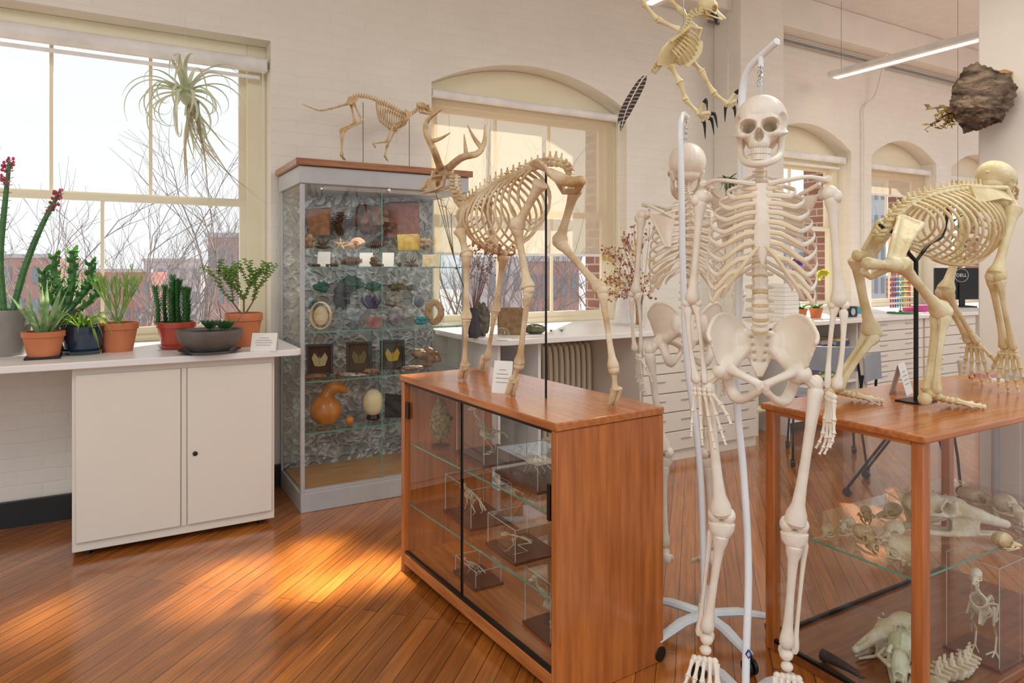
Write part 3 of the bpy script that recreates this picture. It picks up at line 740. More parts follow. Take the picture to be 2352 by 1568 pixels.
item('slab',985,30,28,YA[0]+.05,ZA[0],mk('#e0d0b0','#c5a97a'),'specimen_box','tan specimen box at the right end of the top shelf','specimen box')
item('rock',740,32,24,YA[2],ZB[2],mk('#2a7a69','#184f47'),'mineral','teal green mineral at left of the upper mineral step','mineral',11)
item('rock',806,48,32,YA[2],ZB[2],mk('#28634a','#173f30'),'malachite','largest green mineral on the upper mineral step','mineral',12)
item('rock',858,38,20,YA[2],ZB[2],mk('#28785c','#174f3e'),'mineral','flat green mineral right of the largest green one','mineral',13)
item('rock',912,34,18,YA[2],ZB[2],mk('#7d7444','#57502e'),'mineral','olive mineral on the upper mineral step','mineral',14)
item('rock',946,26,14,YA[2],ZB[2],mk('#8f8a84','#6c6762'),'mineral','small grey stone at right of the upper mineral step','mineral',15)
item('rock',785,38,54,YA[1],ZB[1],mk('#3a3b40','#222327'),'dark_stone','tall dark grey stone on the middle mineral step','stone',16)
item('crystal',852,38,38,YA[1],ZB[1],mk('#4c3468','#281a3a',.3),'amethyst','purple amethyst cluster on the middle mineral step','crystal',17)
item('rock',905,36,24,YA[1],ZB[1],mk('#a39b8f','#7d766c'),'mineral','pale grey mineral right of the amethyst','mineral',18)
item('geode',963,24,30,YA[1],ZB[1],mk('#7f8790','#50565e'),'agate_slice','small round grey agate slice at right middle','agate',19)
item('rock',722,24,20,YA[1],ZB[1],mk('#47787a','#2c5254'),'mineral','small blue-green stone above the pale wooden ring','mineral',20)
p=at(737,YA[0],.97)+V((0,0,.085))
m=MB();c=[p+V((math.cos(q)*.056*.87,-math.cos(q)*.056*.5,math.sin(q)*.075)) for q in[i*PI/12 for i in range(25)]];m.tube(c,[(.02,.006)]*25,8,side=(.5,.866,0),cap=False)
m.ell(p,(.04,.008,.055),rot=Matrix.Rotation(-.52,3,'Z'))
z_=min(v.z for v in m.v);m.v=[v-V((0,0,z_-.97)) for v in m.v]
tag(m.build('stone_ring',mk('#e9d3aa','#cfb384')),'pale tan ring-shaped slice leaning at the left of the mineral shelf','stone slice')
item('rock',808,48,40,YA[0],ZB[0],mk('#999fa4','#6c7278'),'quartz','grey quartz chunk right of the pale ring','mineral',21)
item('block',859,32,24,YA[0],ZB[0],mk('#b07c74','#845852'),'pink_stone','pink striped stone block below the amethyst','mineral',22)
item('geode',909,40,46,YA[0],ZB[0],mk('#a8a19d','#5f6070'),'geode','round grey geode slice with crystal centre on the mineral shelf','geode',23)
item('rock',968,28,20,YA[0],ZB[0],mk('#3098a4','#1c707a'),'turquoise','bright turquoise stone by the holed wood piece','mineral',24)
p=at(998,YA[0]-.01,.97)
m=MB();N=20
c=[V((math.cos(q)*.036*(1+.15*math.cos(2*q)),0,.078+math.sin(q)*.06)) for q in[i*2*PI/N for i in range(N+1)]]
m.tube(c,[(.016,.02)]*(N+1),8,side=(0,1,0),cap=False)
z_=min(v.z for v in m.v);m.v=[v-V((0,0,z_)) for v in m.v]
tag(m.xf(Matrix.Translation(p)@Matrix.Rotation(-.52,4,'Z')).build('holed_wood',mk('#c49a6a','#9f7547')),'tan wood piece with a hole standing at the right end of the mineral shelf','wood piece')
for i,(px,col,lb) in enumerate(((735,'#3b2c22','black shadow box with pale moth at left of the third shelf'),(826,'#46402f','black shadow box with dried leaves in the middle of the third shelf'),(903,'#463a26','black shadow box with butterfly at right of the third shelf'))):
    p=at(px,3.97,.70);M=Matrix.Translation(p)@Matrix.Rotation(-.2,4,'Z')@Matrix.Rotation(-.15,4,'X');t2=thing('shadow_box',lb,'shadow box',p)
    w_=.075;h_=.18
    m=MB();m.box(-w_,w_,-.0,.03,0,.014);m.box(-w_,w_,0,.03,h_-.014,h_);m.box(-w_,-w_+.014,0,.03,.014,h_-.014);m.box(w_-.014,w_,0,.03,.014,h_-.014);m.xf(M).build('frame',BLK,t2)
    MB().box(-w_+.014,w_-.014,.02,.026,.014,h_-.014).xf(M).build('backing',mat('back%d'%i,col,.8),t2)
    m=MB()
    for s_ in(1,-1):
        m.grid([[(0,.015,.09),(s_*.03,.012,.13)],[(0,.015,.075),(s_*.045,.012,.10)],[(0,.015,.05),(s_*.03,.012,.055)]],.001)
    m.ell((0,.014,.08),(.004,.004,.03),seg=6,rings=5)
    m.xf(M).build('moth' if i==0 else 'leaf' if i==1 else 'butterfly',mat('moth%d'%i,['#b9a47a','#6c6440','#b8983a'][i],.8),t2)
item('rock',980,62,36,3.95,.70,mk('#a07c5c','#7a593c'),'basket','brown woven dome basket at the right of the third shelf','basket',31)
for j,(px,w_,h_,c1,lb) in enumerate(((722,60,10,'#8c6a4c','flat bark strip at front left of the third shelf'),(800,70,6,'#cfd0cb','small shallow pale dish at front of the third shelf'),(852,34,12,'#b38a5e','brown seed pods at front centre of the third shelf'),(945,50,12,'#9a6f4f','curved brown pod at front right of the third shelf'))):
    item('rock',px,w_,h_,3.85,.70,mk(c1,'#6a5240'),'dish' if j==1 else 'seed_pod',lb,'dish' if j==1 else 'seed pod',40+j)
ORG=mat('gourd_skin','#d68c40',.4,c2='#b46c2a',ns=10,coat=.3)
p=at(748,3.95,.42)
m=MB().lathe([(0,0),(.05,.008),(.085,.05),(.09,.085),(.07,.13),(.045,.16),(.0,.165)],p,26)
m.tube(cat([p+V((0,0,.13)),p+V((.02,0,.19)),p+V((.07,-.02,.21)),p+V((.11,-.04,.18))],12),lerpl([.045,.036,.04,.03,.012],12),12)
tag(m.build('gourd',ORG),'large orange gourd with curved neck on the bottom shelf','gourd')
p=at(803,3.86,.42);tag(MB().ell(p+V((0,0,.026)),.026).build('gourd',ORG),'small round orange gourd beside the large one','gourd')
p=at(857,3.93,.42);t2=thing('egg_display','large cream egg standing on black stand','egg',p)
MB().lathe([(.035,0),(.04,.01),(.03,.03),(.028,.03),(0,.02)],p,20).build('stand',BLK,t2);MB().ell(p+V((0,0,.10)),(.060,.060,.080),seg=20,rings=14).build('egg',mat('egg','#f3deae',.4),t2)
item('block',905,36,50,3.93,.42,BLK,'specimen_box','small black specimen box right of the egg on the bottom shelf','specimen box',3)
# ---------- skeleton tools ----------
def fuse(mb,vox,dents=(),sm=2):
    me=bpy.data.meshes.new('t');me.from_pydata([tuple(v) for v in mb.v],[],mb.f);me.update()
    o=bpy.data.objects.new('t',me);COL.objects.link(o)
    r=o.modifiers.new('r','REMESH');r.mode='VOXEL';r.voxel_size=vox
    if sm:
        s_=o.modifiers.new('s','SMOOTH');s_.iterations=sm;s_.factor=.5
    dg=bpy.context.evaluated_depsgraph_get();dg.update();ev=o.evaluated_get(dg);em=ev.to_mesh()
    out=MB();out.v=[v.co.copy() for v in em.vertices];out.f=[tuple(p.vertices) for p in em.polygons]
    ev.to_mesh_clear();bpy.data.objects.remove(o);bpy.data.meshes.remove(me)
    for c,r3,push in dents:
        c=V(c);push=V(push)
        for i,v in enumerate(out.v):
            q=((v.x-c.x)/r3[0])**2+((v.y-c.y)/r3[1])**2+((v.z-c.z)/r3[2])**2
            if q<1:out.v[i]=v+push*min(1,(1-q)*1.9)
    return out
def human_skull():
    m=MB()
    m.ell((0,.012,.02),(.073,.088,.075),seg=24,rings=16);m.ell((0,-.03,.03),(.06,.05,.056),seg=20,rings=12)
    m.tube([(-.048,-.066,.008),(-.03,-.076,.014),(0,-.078,.008),(.03,-.076,.014),(.048,-.066,.008)],.0075,8)
    m.ell((0,-.062,-.055),(.03,.026,.024));m.ell((0,-.045,-.022),(.046,.034,.038))
    m.tube([(0,-.078,.006),(0,-.092,-.022)],[.008,.006],8)
    for s_ in(1,-1):
        m.ell((s_*.044,-.062,-.03),(.015,.014,.011))
        m.tube([(s_*.044,-.062,-.03),(s_*.062,-.04,-.026),(s_*.07,-.015,-.02),(s_*.066,.008,-.016)],[.008,.0055,.005,.007],8)
        m.tube([(s_*.05,-.064,.008),(s_*.056,-.058,-.01),(s_*.048,-.062,-.028)],.006,8)
        m.tube([(s_*.055,.02,-.02),(s_*.052,.015,-.055)],[.015,.007],8)
    m.ell((0,.035,-.035),(.045,.045,.03))
    d=[((s_*.03,-.08,-.008),(.021,.055,.019),(-s_*.006,.055,0)) for s_ in(1,-1)]+[((0,-.09,-.036),(.0135,.04,.019),(0,.034,0)),((.072,-.035,.005),(.03,.035,.03),(-.012,0,0)),((-.072,-.035,.005),(.03,.035,.03),(.012,0,0))]
    return fuse(m,.0032,d)
HSK=human_skull()
def human_jaw():
    m=MB();P=[]
    for s_ in(-1,1):
        q=[(s_*.058,-.002,-.022),(s_*.053,-.012,-.075),(s_*.042,-.042,-.097),(s_*.022,-.074,-.111),(0,-.084,-.114)]
        P+=q if s_<0 else q[::-1][1:]
    c=cat(P,33);m.tube(c,[(.005+.005*min(1,min(i,32-i)/8),.0115) for i in range(33)],8)
    m.ell((0,-.082,-.114),(.02,.010,.012))
    return m
HJW=human_jaw()
def human_teeth():
    m=MB()
    for row,z0,z1,rx in((0,-.087,-.072,.029),(1,-.104,-.089,.0275)):
        for i in range(14):
            a=PI*(i+.5)/14;p=V((math.cos(a)*rx,-.052-math.sin(a)*.038,0))
            tr=Matrix.Translation(p)@Matrix.Rotation(a+PI/2,4,'Z');m.box(-.0028,.0028,-.003,.003,z0,z1,tr)
    return m
HTE=human_teeth()
def vert(m,p,t,back,r,h,pl,tl,seg=8):
    t=t.normalized();back=(back-t*back.dot(t)).normalized();sd=t.cross(back)
    m.tube([p-t*h*.5,p-t*h*.35,p,p+t*h*.35,p+t*h*.5],[r,r*1.02,r*.82,r*1.02,r],seg)
    b=p+back*r*1.1
    m.tube([b,b+back*r*.9],[r*.5,r*.45],6)
    m.tube([b+back*r*.5,b+back*(r*.5+pl)],[(r*.2,r*.45),(r*.16,r*.4)],6,side=sd)
    for s_ in(1,-1):m.tube([b,b+sd*s_*tl],[r*.4,r*.22],5)
def hand(m,w,dv,sd,cu,L=.18,r=.004,foot=False):
    w=V(w);dv=V(dv).normalized();sd=V(sd).normalized();cu=V(cu).normalized()
    for i in range(2):
        for j in range(4):m.ell(w+dv*(L*.05+i*L*.07)+sd*((j-1.5)*L*.075),(L*.045,)*3,seg=7,rings=5)
    for j in range(4):
        b=w+dv*L*.15+sd*((j-1.5)*L*.085);d=(dv+sd*((j-1.5)*.13)).normalized();f=[.94,1,.95,.8][j]
        for k,ln in enumerate((.3,.22,.14,.10)):
            q=b+d*L*ln*f;m.bone(b,q,r*(1-.13*k),1.5,1.6,seg=6);b=q+d*L*.008;d=(d+cu*(.0 if k==0 else .22)).normalized()
    b=w+dv*L*.1-sd*L*.16;d=(dv*.8-sd*.55+cu*.3).normalized()
    for k,ln in enumerate((.22,.17,.13)):
        q=b+d*L*ln;m.bone(b,q,r*1.05*(1-.1*k),1.5,1.6,seg=6);b=q+d*L*.008;d=(d+dv*.35).normalized()
def footb(m,an,fwd,sd,up,L=.22,r=.0055):
    an=V(an);fwd=V(fwd).normalized();sd=V(sd).normalized();up=V(up).normalized()
    m.ell(an-up*L*.06,(L*.09,L*.09,L*.08));m.ell(an-up*L*.15-fwd*L*.12,(L*.09,L*.1,L*.1));m.ell(an-up*L*.12+fwd*L*.1,(L*.08,L*.08,L*.06))
    for j in range(5):
        m.ell(an-up*L*.16+fwd*L*.2+sd*((j-2)*L*.065),(L*.05,L*.05,L*.05),seg=7,rings=5)
        b=an-up*L*.16+fwd*L*.22+sd*((j-2)*L*.075);d=(fwd+sd*((j-2)*.1)-up*.28).normalized();f=[1,.98,.94,.88,.8][j]
        for k,ln in enumerate((.27,.12,.07)):
            q=b+d*L*ln*f;m.bone(b,q,r*(1.2 if j==0 else .85)*(1-.1*k),1.4,1.6,seg=6);b=q
            d=(d+up*(.12 if k==0 else -.1)).normalized()
def human(name,label,pos,rot,arms,legs,mt=BONEH,hr=-.12):
    T=Matrix.Translation(V(pos))@Matrix.Rotation(rot,4,'Z')
    t=thing(name,label,'skeleton',pos)
    z0=1.722
    tilt=Matrix.Translation((0,-.012,z0))@Matrix.Rotation(hr,4,'Z')
    sk=MB().join(HSK,tilt).xf(T).build('skull',mt,t,ang=80)
    MB().join(HTE,tilt).xf(T).build('teeth',mat('tooth','#f4ead8',.3),sk)
    MB().join(HJW,tilt).xf(T).build('jaw',mt,t,ang=80)
    sp=cat([(0,.012,1.668),(0,.002,1.63),(0,.02,1.585)],8)[:-1]+cat([(0,.02,1.585),(0,.055,1.52),(0,.072,1.44),(0,.062,1.36),(0,.042,1.31)],13)[:-1]+cat([(0,.042,1.31),(0,.018,1.24),(0,.012,1.18),(0,.03,1.125)],6)
    m=MB();dm=MB()
    for i in range(24):
        r=.0115+.014*(i/23)**1.2;p=sp[i];tg=sp[i+1]-sp[i];h=tg.length*.78
        vert(m,p,tg,V((0,1,0)),r,h,.012+.012*(i>6)+.006*(i>17),.020 if i<19 else .038)
        q=(sp[i]+sp[i+1])/2;dm.tube([q-tg*.13,q+tg*.13],r*.97,10)
    s_=m.xf(T).build('spine',mt,t);dm.xf(T).build('discs',mat('disc','#dcc08e',.5),s_)
    W=[.055,.086,.108,.121,.130,.137,.141,.142,.139,.131,.11,.075]
    ZE=[1.545,1.518,1.488,1.455,1.42,1.382,1.34,1.298,1.258,1.222]
    EZ=[1.542,1.522,1.50,1.475,1.448,1.42,1.392,1.35,1.312,1.272]
    m=MB();cm=MB()
    for i in range(12):
        S0=sp[7+i]+V((0,.014,.006))
        ex=.014 if i<7 else [.034,.06,.088][i-7] if i<10 else 0
        ey=-.066-.014*min(i,4)/4 if i<7 else [-.084,-.078,-.066][i-7] if i<10 else 0
        for sg in(1,-1):
            P=[];n=19
            for k in range(n):
                u=k/(n-1)
                if i<10:
                    x=sg*(.012*(1-u)+ex*u+(W[i]-ex*.5)*max(0,math.sin(PI*u))**.78)
                    y=S0.y+(ey-S0.y)*(1-math.cos(PI*u))/2+.03*math.sin(PI*min(1,u*2.2))*(u<.46)
                    if u<.76:z=S0.z+(ZE[i]-S0.z)*(u/.76)**1.05
                    else:
                        w_=(u-.76)/.24;w_=w_*w_*(3-2*w_);z=ZE[i]+(EZ[i]-ZE[i])*w_
                else:
                    x=sg*(.012+W[i]*math.sin(PI*.5*u));y=S0.y+.02*math.sin(PI*min(1,u*1.6))-u*u*(.07 if i==10 else .04);z=S0.z-u*(.10 if i==10 else .07)
                P.append(V((x,y,z)))
            kc=n if i>=10 else 15
            m.tube(P[:kc],[(.0050+.0022*(k/kc),.0030) for k in range(kc)],8,side=(0,0,1))
            if i<10:cm.tube(P[kc-1:],[(.0068,.0044)]*(n-kc+1),8,side=(0,0,1))
    for sg in(1,-1):
        cm.tube(cat([(sg*.008,-.084,1.38),(sg*.034,-.085,1.35),(sg*.06,-.079,1.312),(sg*.088,-.067,1.272),(sg*.108,-.045,1.235)],12),.0060,8)
    rc=m.xf(T).build('rib_cage',mt,t);cm.xf(T).build('rib_cartilage',mat('cartilage_cream','#f0e0c2',.4,c2='#e5d0a8'),rc)
    m=MB();c=cat([(0,-.058,1.556),(0,-.066,1.52),(0,-.074,1.49),(0,-.08,1.44),(0,-.083,1.39),(0,-.082,1.355),(0,-.08,1.33)],14)
    m.tube(c,list(zip(lerpl([.024,.030,.016,.020,.022,.012,.004],14),[.0055]*14)),10,side=(1,0,0));m.xf(T).build('sternum',mt,t)
    for sg in(1,-1):
        A=arms[sg];sh=V((A['s'],.005,1.525))
        m=MB();m.tube(cat([(sg*.02,-.062,1.555),(sg*.07,-.075,1.562),(sg*.12,-.045,1.572),(sh.x-sg*.02,-.005,1.568)],12),lerpl([.009,.006,.006,.008],12),8);m.xf(T).build('collarbone',mt,t)
        m=MB();sx=sh.x-sg*.02
        rows=[]
        for u in(0,.33,.66,1):
            a=V((sg*.068,.105,1.53)).lerp(V((sg*.085,.115,1.40)),u);b=V((sx-sg*.01,.05,1.53)).lerp(V((sg*.10,.112,1.40)),u)
            rows.append([a.lerp(b,q)+V((0,.006*math.sin(PI*q),0)) for q in(0,.33,.66,1)])
        m.grid(rows,.004);m.tube([rows[0][0]+V((0,.004,-.02)),V((sg*.12,.10,1.54)),V((sx,.06,1.565)),V((sx+sg*.012,.01,1.572))],[.003,.006,.007,.011],7)
        m.tube(cat([r_[0] for r_ in rows],8),.004,6);m.tube(cat([r_[-1] for r_ in rows],8),.005,6)
        m.ell((sx,.022,1.53),(.014,.016,.018));m.tube([(sx,.045,1.53),(sx,.02,1.53)],.009,6);m.tube([(sx-sg*.01,.01,1.55),(sx-sg*.015,-.02,1.555)],[.006,.005],6)
        m.xf(T).build('shoulder_blade',mt,t)
        e=V(A['e']);wr=V(A['w'])
        m=MB();m.ell(sh+V((sg*-.004,0,.004)),.024);m.ell(sh+V((sg*.012,-.006,-.006)),(.016,.018,.02));m.bone(sh,e,.0110,1.9,2.0,seg=10);m.ell(e+V((.016,0,0)),(.013,.012,.012));m.ell(e-V((.016,0,0)),(.013,.012,.012));m.xf(T).build('upper_arm',mt,t)
        m=MB();dn=(wr-e).normalized();m.bone(e+V((sg*.012,-.004,-.012)),wr+V((sg*.012,0,0)),.007,1.7,2.1,bow=(sg*.006,0,0));m.bone(e+V((-sg*.008,.008,.006)),wr+V((-sg*.010,.004,0)),.0065,2.3,1.4,bow=(-sg*.004,0,0));m.xf(T).build('forearm',mt,t)
        m=MB();hand(m,wr+dn*.01,dn+V((0,-.05,0)),A['sp'],A['cu'],.19,.0046);m.xf(T).build('hand',mt,t)
    m=MB()
    for sg in(1,-1):
        cr=[(sg*.030,.060,1.118),(sg*.052,.062,1.154),(sg*.088,.045,1.180),(sg*.124,.002,1.176),(sg*.144,-.052,1.136),(sg*.138,-.066,1.112)]
        mid=[(sg*.032,.058,1.088),(sg*.055,.050,1.108),(sg*.086,.034,1.122),(sg*.115,.0,1.116),(sg*.130,-.042,1.092),(sg*.128,-.056,1.076)]
        lo=[(sg*.034,.054,1.050),(sg*.055,.040,1.046),(sg*.078,.020,1.044),(sg*.098,-.006,1.042),(sg*.115,-.032,1.042),(sg*.118,-.042,1.040)]
        m.grid([cat(cr,16),cat(mid,16),cat(lo,16)],.008);m.tube(cat(cr,18),.007,8)
        m.tube(cat([(sg*.040,.055,1.085),(sg*.066,.032,1.052),(sg*.085,-.005,1.034),(sg*.075,-.045,1.026),(sg*.040,-.072,1.012),(sg*.008,-.080,.996)],18),lerpl([.022,.018,.022,.014,.011,.013],18),9)
        m.ell((sg*.048,.055,1.098),(.022,.022,.042));m.ell((sg*.098,-.012,1.024),(.032,.028,.032));m.ell((sg*.010,-.080,.990),(.010,.011,.018))
        m.tube(cat([(sg*.094,0,1.010),(sg*.084,.018,.970),(sg*.066,.005,.940),(sg*.036,-.04,.950),(sg*.010,-.078,.978)],14),lerpl([.020,.017,.018,.011,.011],14),8)
    m.grid([[(-.055,.05,1.13),(0,.036,1.138),(.055,.05,1.13)],[(-.048,.062,1.09),(0,.055,1.09),(.048,.062,1.09)],[(-.028,.072,1.04),(0,.068,1.04),(.028,.072,1.04)],[(-.008,.06,.995),(0,.06,.995),(.008,.06,.995)]],.020)
    dd=[((sx*(.022-.003*k),.045,1.115-.024*k),(.006,.03,.006),(0,.012,0)) for k in range(4) for sx in(1,-1)]
    fuse(m,.0040,dd,1).xf(T).build('pelvis',mt,t,ang=80)
    for sg in(1,-1):
        L=legs[sg];kn=V(L['k']);an=V(L['a'])
        m=MB();hd=V((sg*.110,-.018,1.022));tr=V((sg*.148,.0,.985));m.ell(hd,.025);m.tube([hd,tr],[.015,.017],8);m.ell(tr+V((0,0,.008)),(.02,.02,.026))
        m.bone(tr,kn,.0150,1.5,2.1,bow=(0,-.012,0),seg=10)
        for q in(1,-1):m.ell(kn+V((q*.020,.008,.0)),(.020,.026,.023))
        m.xf(T).build('thigh_bone',mt,t)
        m=MB();kb=kn+V((0,.004,-.03));m.tube([kb+V((0,0,.008)),kb-V((0,0,.012)),kb-V((0,0,.04))],[(.038,.026),(.036,.026),(.018,.016)],12,side=(1,0,0))
        m.bone(kb-V((0,0,.02)),an,.0125,1.9,1.7,seg=10);m.bone(kb+V((sg*.03,.015,-.02)),an+V((sg*.022,.008,-.02)),.0060,1.7,2);m.xf(T).build('shin',mt,t)
        m=MB();footb(m,an-V((0,0,.012)),V(L['f']),V((sg,0,0)),V((0,-.25,1)),.22,.0065)
        m.xf(T).build('foot',mt,t)
    MB().tube([T@V((0,-.01,1.80)),T@V((0,-.01,1.86))],.003,6).build('skull_bolt',CHROME,t)
    return t
p1=onD(1747,900,1.97);p1.z=0
human('human_skeleton','full human skeleton facing the camera, hung from white pole at front right',p1,math.radians(-47),
 {-1:dict(s=-.168,e=(-.192,.01,1.215),w=(-.165,-.03,.985),sp=(-1,.25,0),cu=(.2,-1,0)),1:dict(s=.188,e=(.207,.01,1.215),w=(.185,-.02,.985),sp=(.2,-1,0),cu=(-1,-.1,0))},
 {-1:dict(k=(-.108,-.02,.60),a=(-.15,.0,.25),f=(-.15,-1,-.75)),1:dict(k=(.09,-.01,.59),a=(.07,.01,.235),f=(.05,-1,-.9))})
p2=onD(1578,900,2.72);p2.z=0
human('human_skeleton','human skeleton turned away behind the first, seen from its back left',p2,math.radians(146),
 {-1:dict(s=-.18,e=(-.20,.01,1.215),w=(-.18,-.03,.985),sp=(-.2,-1,0),cu=(1,0,0)),1:dict(s=.18,e=(.205,.01,1.215),w=(.19,-.02,.985),sp=(.2,-1,0),cu=(-1,-.1,0))},
 {-1:dict(k=(-.09,-.02,.58),a=(-.09,.02,.22),f=(-.05,-1,-.3)),1:dict(k=(.09,-.02,.58),a=(.09,.02,.22),f=(.05,-1,-.3))},hr=.0)
SW=mat('white_enamel','#eceeef',.3,c2='#e7e9ea',coat=.3)
def stand(label,pts,hookpts,chain0,chain1,basec,rot=.3,LR=.25,hz=0):
    t=thing('skeleton_stand',label,'stand',(basec[0],basec[1],0))
    c=cat(pts,46);MB().tube(c,.0112,12).build('pole',SW,t)
    MB().tube(hookpts,[.008]*len(hookpts),10).build('hanger',SW,t)
    m=MB();d=chain1-chain0;n=4
    for i in range(n):
        a=chain0+d*(i/n);b=chain0+d*((i+1)/n);cc=(a+b)/2;hh=d.length/n*.62;sd=rt if i%2 else fw
        m.tube([cc+V((0,0,math.cos(q)*hh))+sd*math.sin(q)*.007 for q in[j*PI/8 for j in range(17)]],.0018,5,cap=False)
    m.build('chain',CHROME,t)
    bc=V(basec);MB().lathe([(.0,.05),(.035,.05),(.04,.065),(.022,.09),(.018,.11),(0,.11)],(bc.x,bc.y,0),20).build('hub',SW,t)
    for i in range(5):
        a=rot+i*2*PI/5;d=V((math.cos(a),math.sin(a),0));sd=V((-d.y,d.x,0))
        MB().tube([V((bc.x,bc.y,.08)),V((bc.x,bc.y,.085))+d*LR*.5,V((bc.x,bc.y,.065))+d*LR],[(.022,.015),(.022,.014),(.017,.01)],8,side=sd).build('leg',mat('pale_blue_grey','#dce3e7',.4),t)
        cc=V((bc.x,bc.y,.027))+d*LR
        ob=MB()
        for s_ in(-.011,.011):
            l_=MB().lathe([(.004,-.006),(.024,-.006),(.026,0),(.024,.006),(.004,.006)],(0,0,0),18);l_.xf(Matrix.Translation(cc+sd*s_)@sd.to_track_quat('Z','Y').to_matrix().to_4x4());ob.join(l_)
        ob.tube([cc-sd*.015,cc+sd*.015],.006,8);ob.tube([cc,cc+V((0,0,.04))],.009,8);ob.build('castor',BLK,t)
    return t
P=[onD(1712,1600,1.96),onD(1714,1500,1.98),onD(1719,1300,2.02),onD(1708,1090,2.08),onD(1693,930,2.09),onD(1694,800,2.09),onD(1699,600,2.09),onD(1702,400,2.09),onD(1703,280,2.09),onD(1706,200,2.08),onD(1722,155,2.05),onD(1755,122,2.0),onD(1785,95,1.95)]
P=[V((P[0].x,P[0].y,.07))]+P[1:]
hk=onD(1747,131,2.005)
s1=stand('white hooked pole stand holding the front skeleton',P,[hk,hk-V((0,0,.02)),hk-V((0,0,.03))],hk-V((0,0,.03)),onD(1745,196,1.97),(P[0].x,P[0].y,.1),rot=.1,LR=.24)
m=MB();q=onD(1716,1496,1.98)-fw*.013
m.tube([q+V((0,0,.012)),q+rt*.008,q-V((0,0,.012)),q-rt*.008,q+V((0,0,.012))],.0022,6)
m.build('blue_emblem',mat('blue_print','#2a3f8f',.5),s1)
P=[onD(1617,1410,2.45),onD(1615,1250,2.45),onD(1608,1080,2.45),onD(1592,935,2.45),onD(1577,820,2.45),onD(1568,600,2.45),onD(1565,420,2.45),onD(1562,300,2.46),onD(1564,272,2.5),onD(1570,262,2.58),onD(1578,270,2.66)]
P=[V((P[0].x,P[0].y,.10))]+P[1:]
hk=onD(1577,280,2.66)
stand('white hooked pole stand on castors holding the rear skeleton',P,[hk+V((0,0,.02)),hk],hk,onD(1574,332,2.71),(P[0].x,P[0].y,.1),rot=.75)
# ---------- animal skulls ----------
def an_skull(kind):
    m=MB()
    if kind=='ungulate':
        m.ell((.2,0,.10),(.2,.13,.12),seg=14,rings=10);m.ell((.42,0,.08),(.20,.12,.10));m.tube([(.4,0,.06),(.7,0,0),(.98,0,-.08)],[.11,.075,.04],10)
        for s_ in(1,-1):
            m.tube([(.5,s_*.11,.03),(.35,s_*.16,.03),(.15,s_*.13,.02)],.024,7);m.tube([(.12,s_*.10,.0),(.18,s_*.09,-.17),(.5,s_*.06,-.19),(.93,s_*.025,-.17)],[.03,.04,.026,.018],7)
            m.tube([(.36,s_*.13,.18),(.30,s_*.16,.10),(.38,s_*.15,.02),(.46,s_*.13,.06),(.45,s_*.11,.16)],.018,7)
            for k in range(6):m.box(.44+k*.045,.47+k*.045,s_*.055-.016,s_*.055+.016,-.165,-.02)
        d=[((.38,s_*.16,.09),(.065,.10,.065),(0,-s_*.13,0)) for s_ in(1,-1)]+[((.86,0,.02),(.11,.03,.07),(0,0,-.05))]
    elif kind=='carnivore':
        m.ell((.28,0,.14),(.28,.19,.18),seg=16,rings=10);m.ell((.6,0,.1),(.2,.13,.13));m.tube([(.6,0,.06),(.93,0,.02)],[.13,.08],10);m.tube([(.02,0,.2),(.3,0,.33),(.5,0,.26)],.02,7)
        for s_ in(1,-1):
            m.tube([(.72,s_*.12,.02),(.5,s_*.29,.02),(.25,s_*.22,.02)],.032,7);m.tube([(.2,s_*.18,-.02),(.3,s_*.16,-.19),(.65,s_*.1,-.20),(.92,s_*.03,-.17)],[.03,.045,.035,.03],7)
            m.tube([(.55,s_*.12,.24),(.68,s_*.15,.2)],.03,7)
            for k in range(4):m.box(.6+k*.08,.65+k*.08,s_*.075-.015,s_*.075+.015,-.11,0)
            m.tube([(.93,s_*.05,0),(.95,s_*.055,-.13)],[.025,.006],6)
        d=[((.62,s_*.16,.11),(.09,.12,.085),(-.04,-s_*.14,0)) for s_ in(1,-1)]+[((.98,0,.04),(.07,.05,.05),(-.09,0,0))]
    else:
        m.ell((.35,0,.2),(.32,.25,.24),seg=16,rings=10);m.tube([(.5,0,.1),(.98,0,.0)],[.15,.035],10)
        for s_ in(1,-1):m.tube([(.65,s_*.1,0),(.45,s_*.24,0),(.25,s_*.2,0)],.03,7);m.tube([(.3,s_*.16,-.02),(.4,s_*.14,-.10),(.9,s_*.02,-.07)],.03,7)
        d=[((.55,s_*.18,.13),(.1,.12,.09),(0,-s_*.13,0)) for s_ in(1,-1)]
    return fuse(m,.0135,d,1)
SKU={k:an_skull(k) for k in('ungulate','carnivore','rodent')}
def basis(p,fwd,up,s=1):
    f=V(fwd).normalized();u=V(up);u=(u-f*u.dot(f)).normalized();l=u.cross(f)
    return Matrix(((f.x*s,l.x*s,u.x*s,p[0]),(f.y*s,l.y*s,u.y*s,p[1]),(f.z*s,l.z*s,u.z*s,p[2]),(0,0,0,1)))
def ribset(m,tops,bots,w,lat,r,n=11,bulge=.75,back=None):
    for i,(a,b) in enumerate(zip(tops,bots)):
        ww=w[i] if isinstance(w,list) else w
        for s_ in(1,-1):
            P=[]
            for k in range(n):
                u=k/(n-1);q=a.lerp(b,u)+lat*(s_*ww*math.sin(PI*u)**bulge)
                if back is not None:q+=back*math.sin(PI*u)
                P.append(q)
            m.tube(P,[r*(1.1-.4*k/(n-1)) for k in range(n)],6)
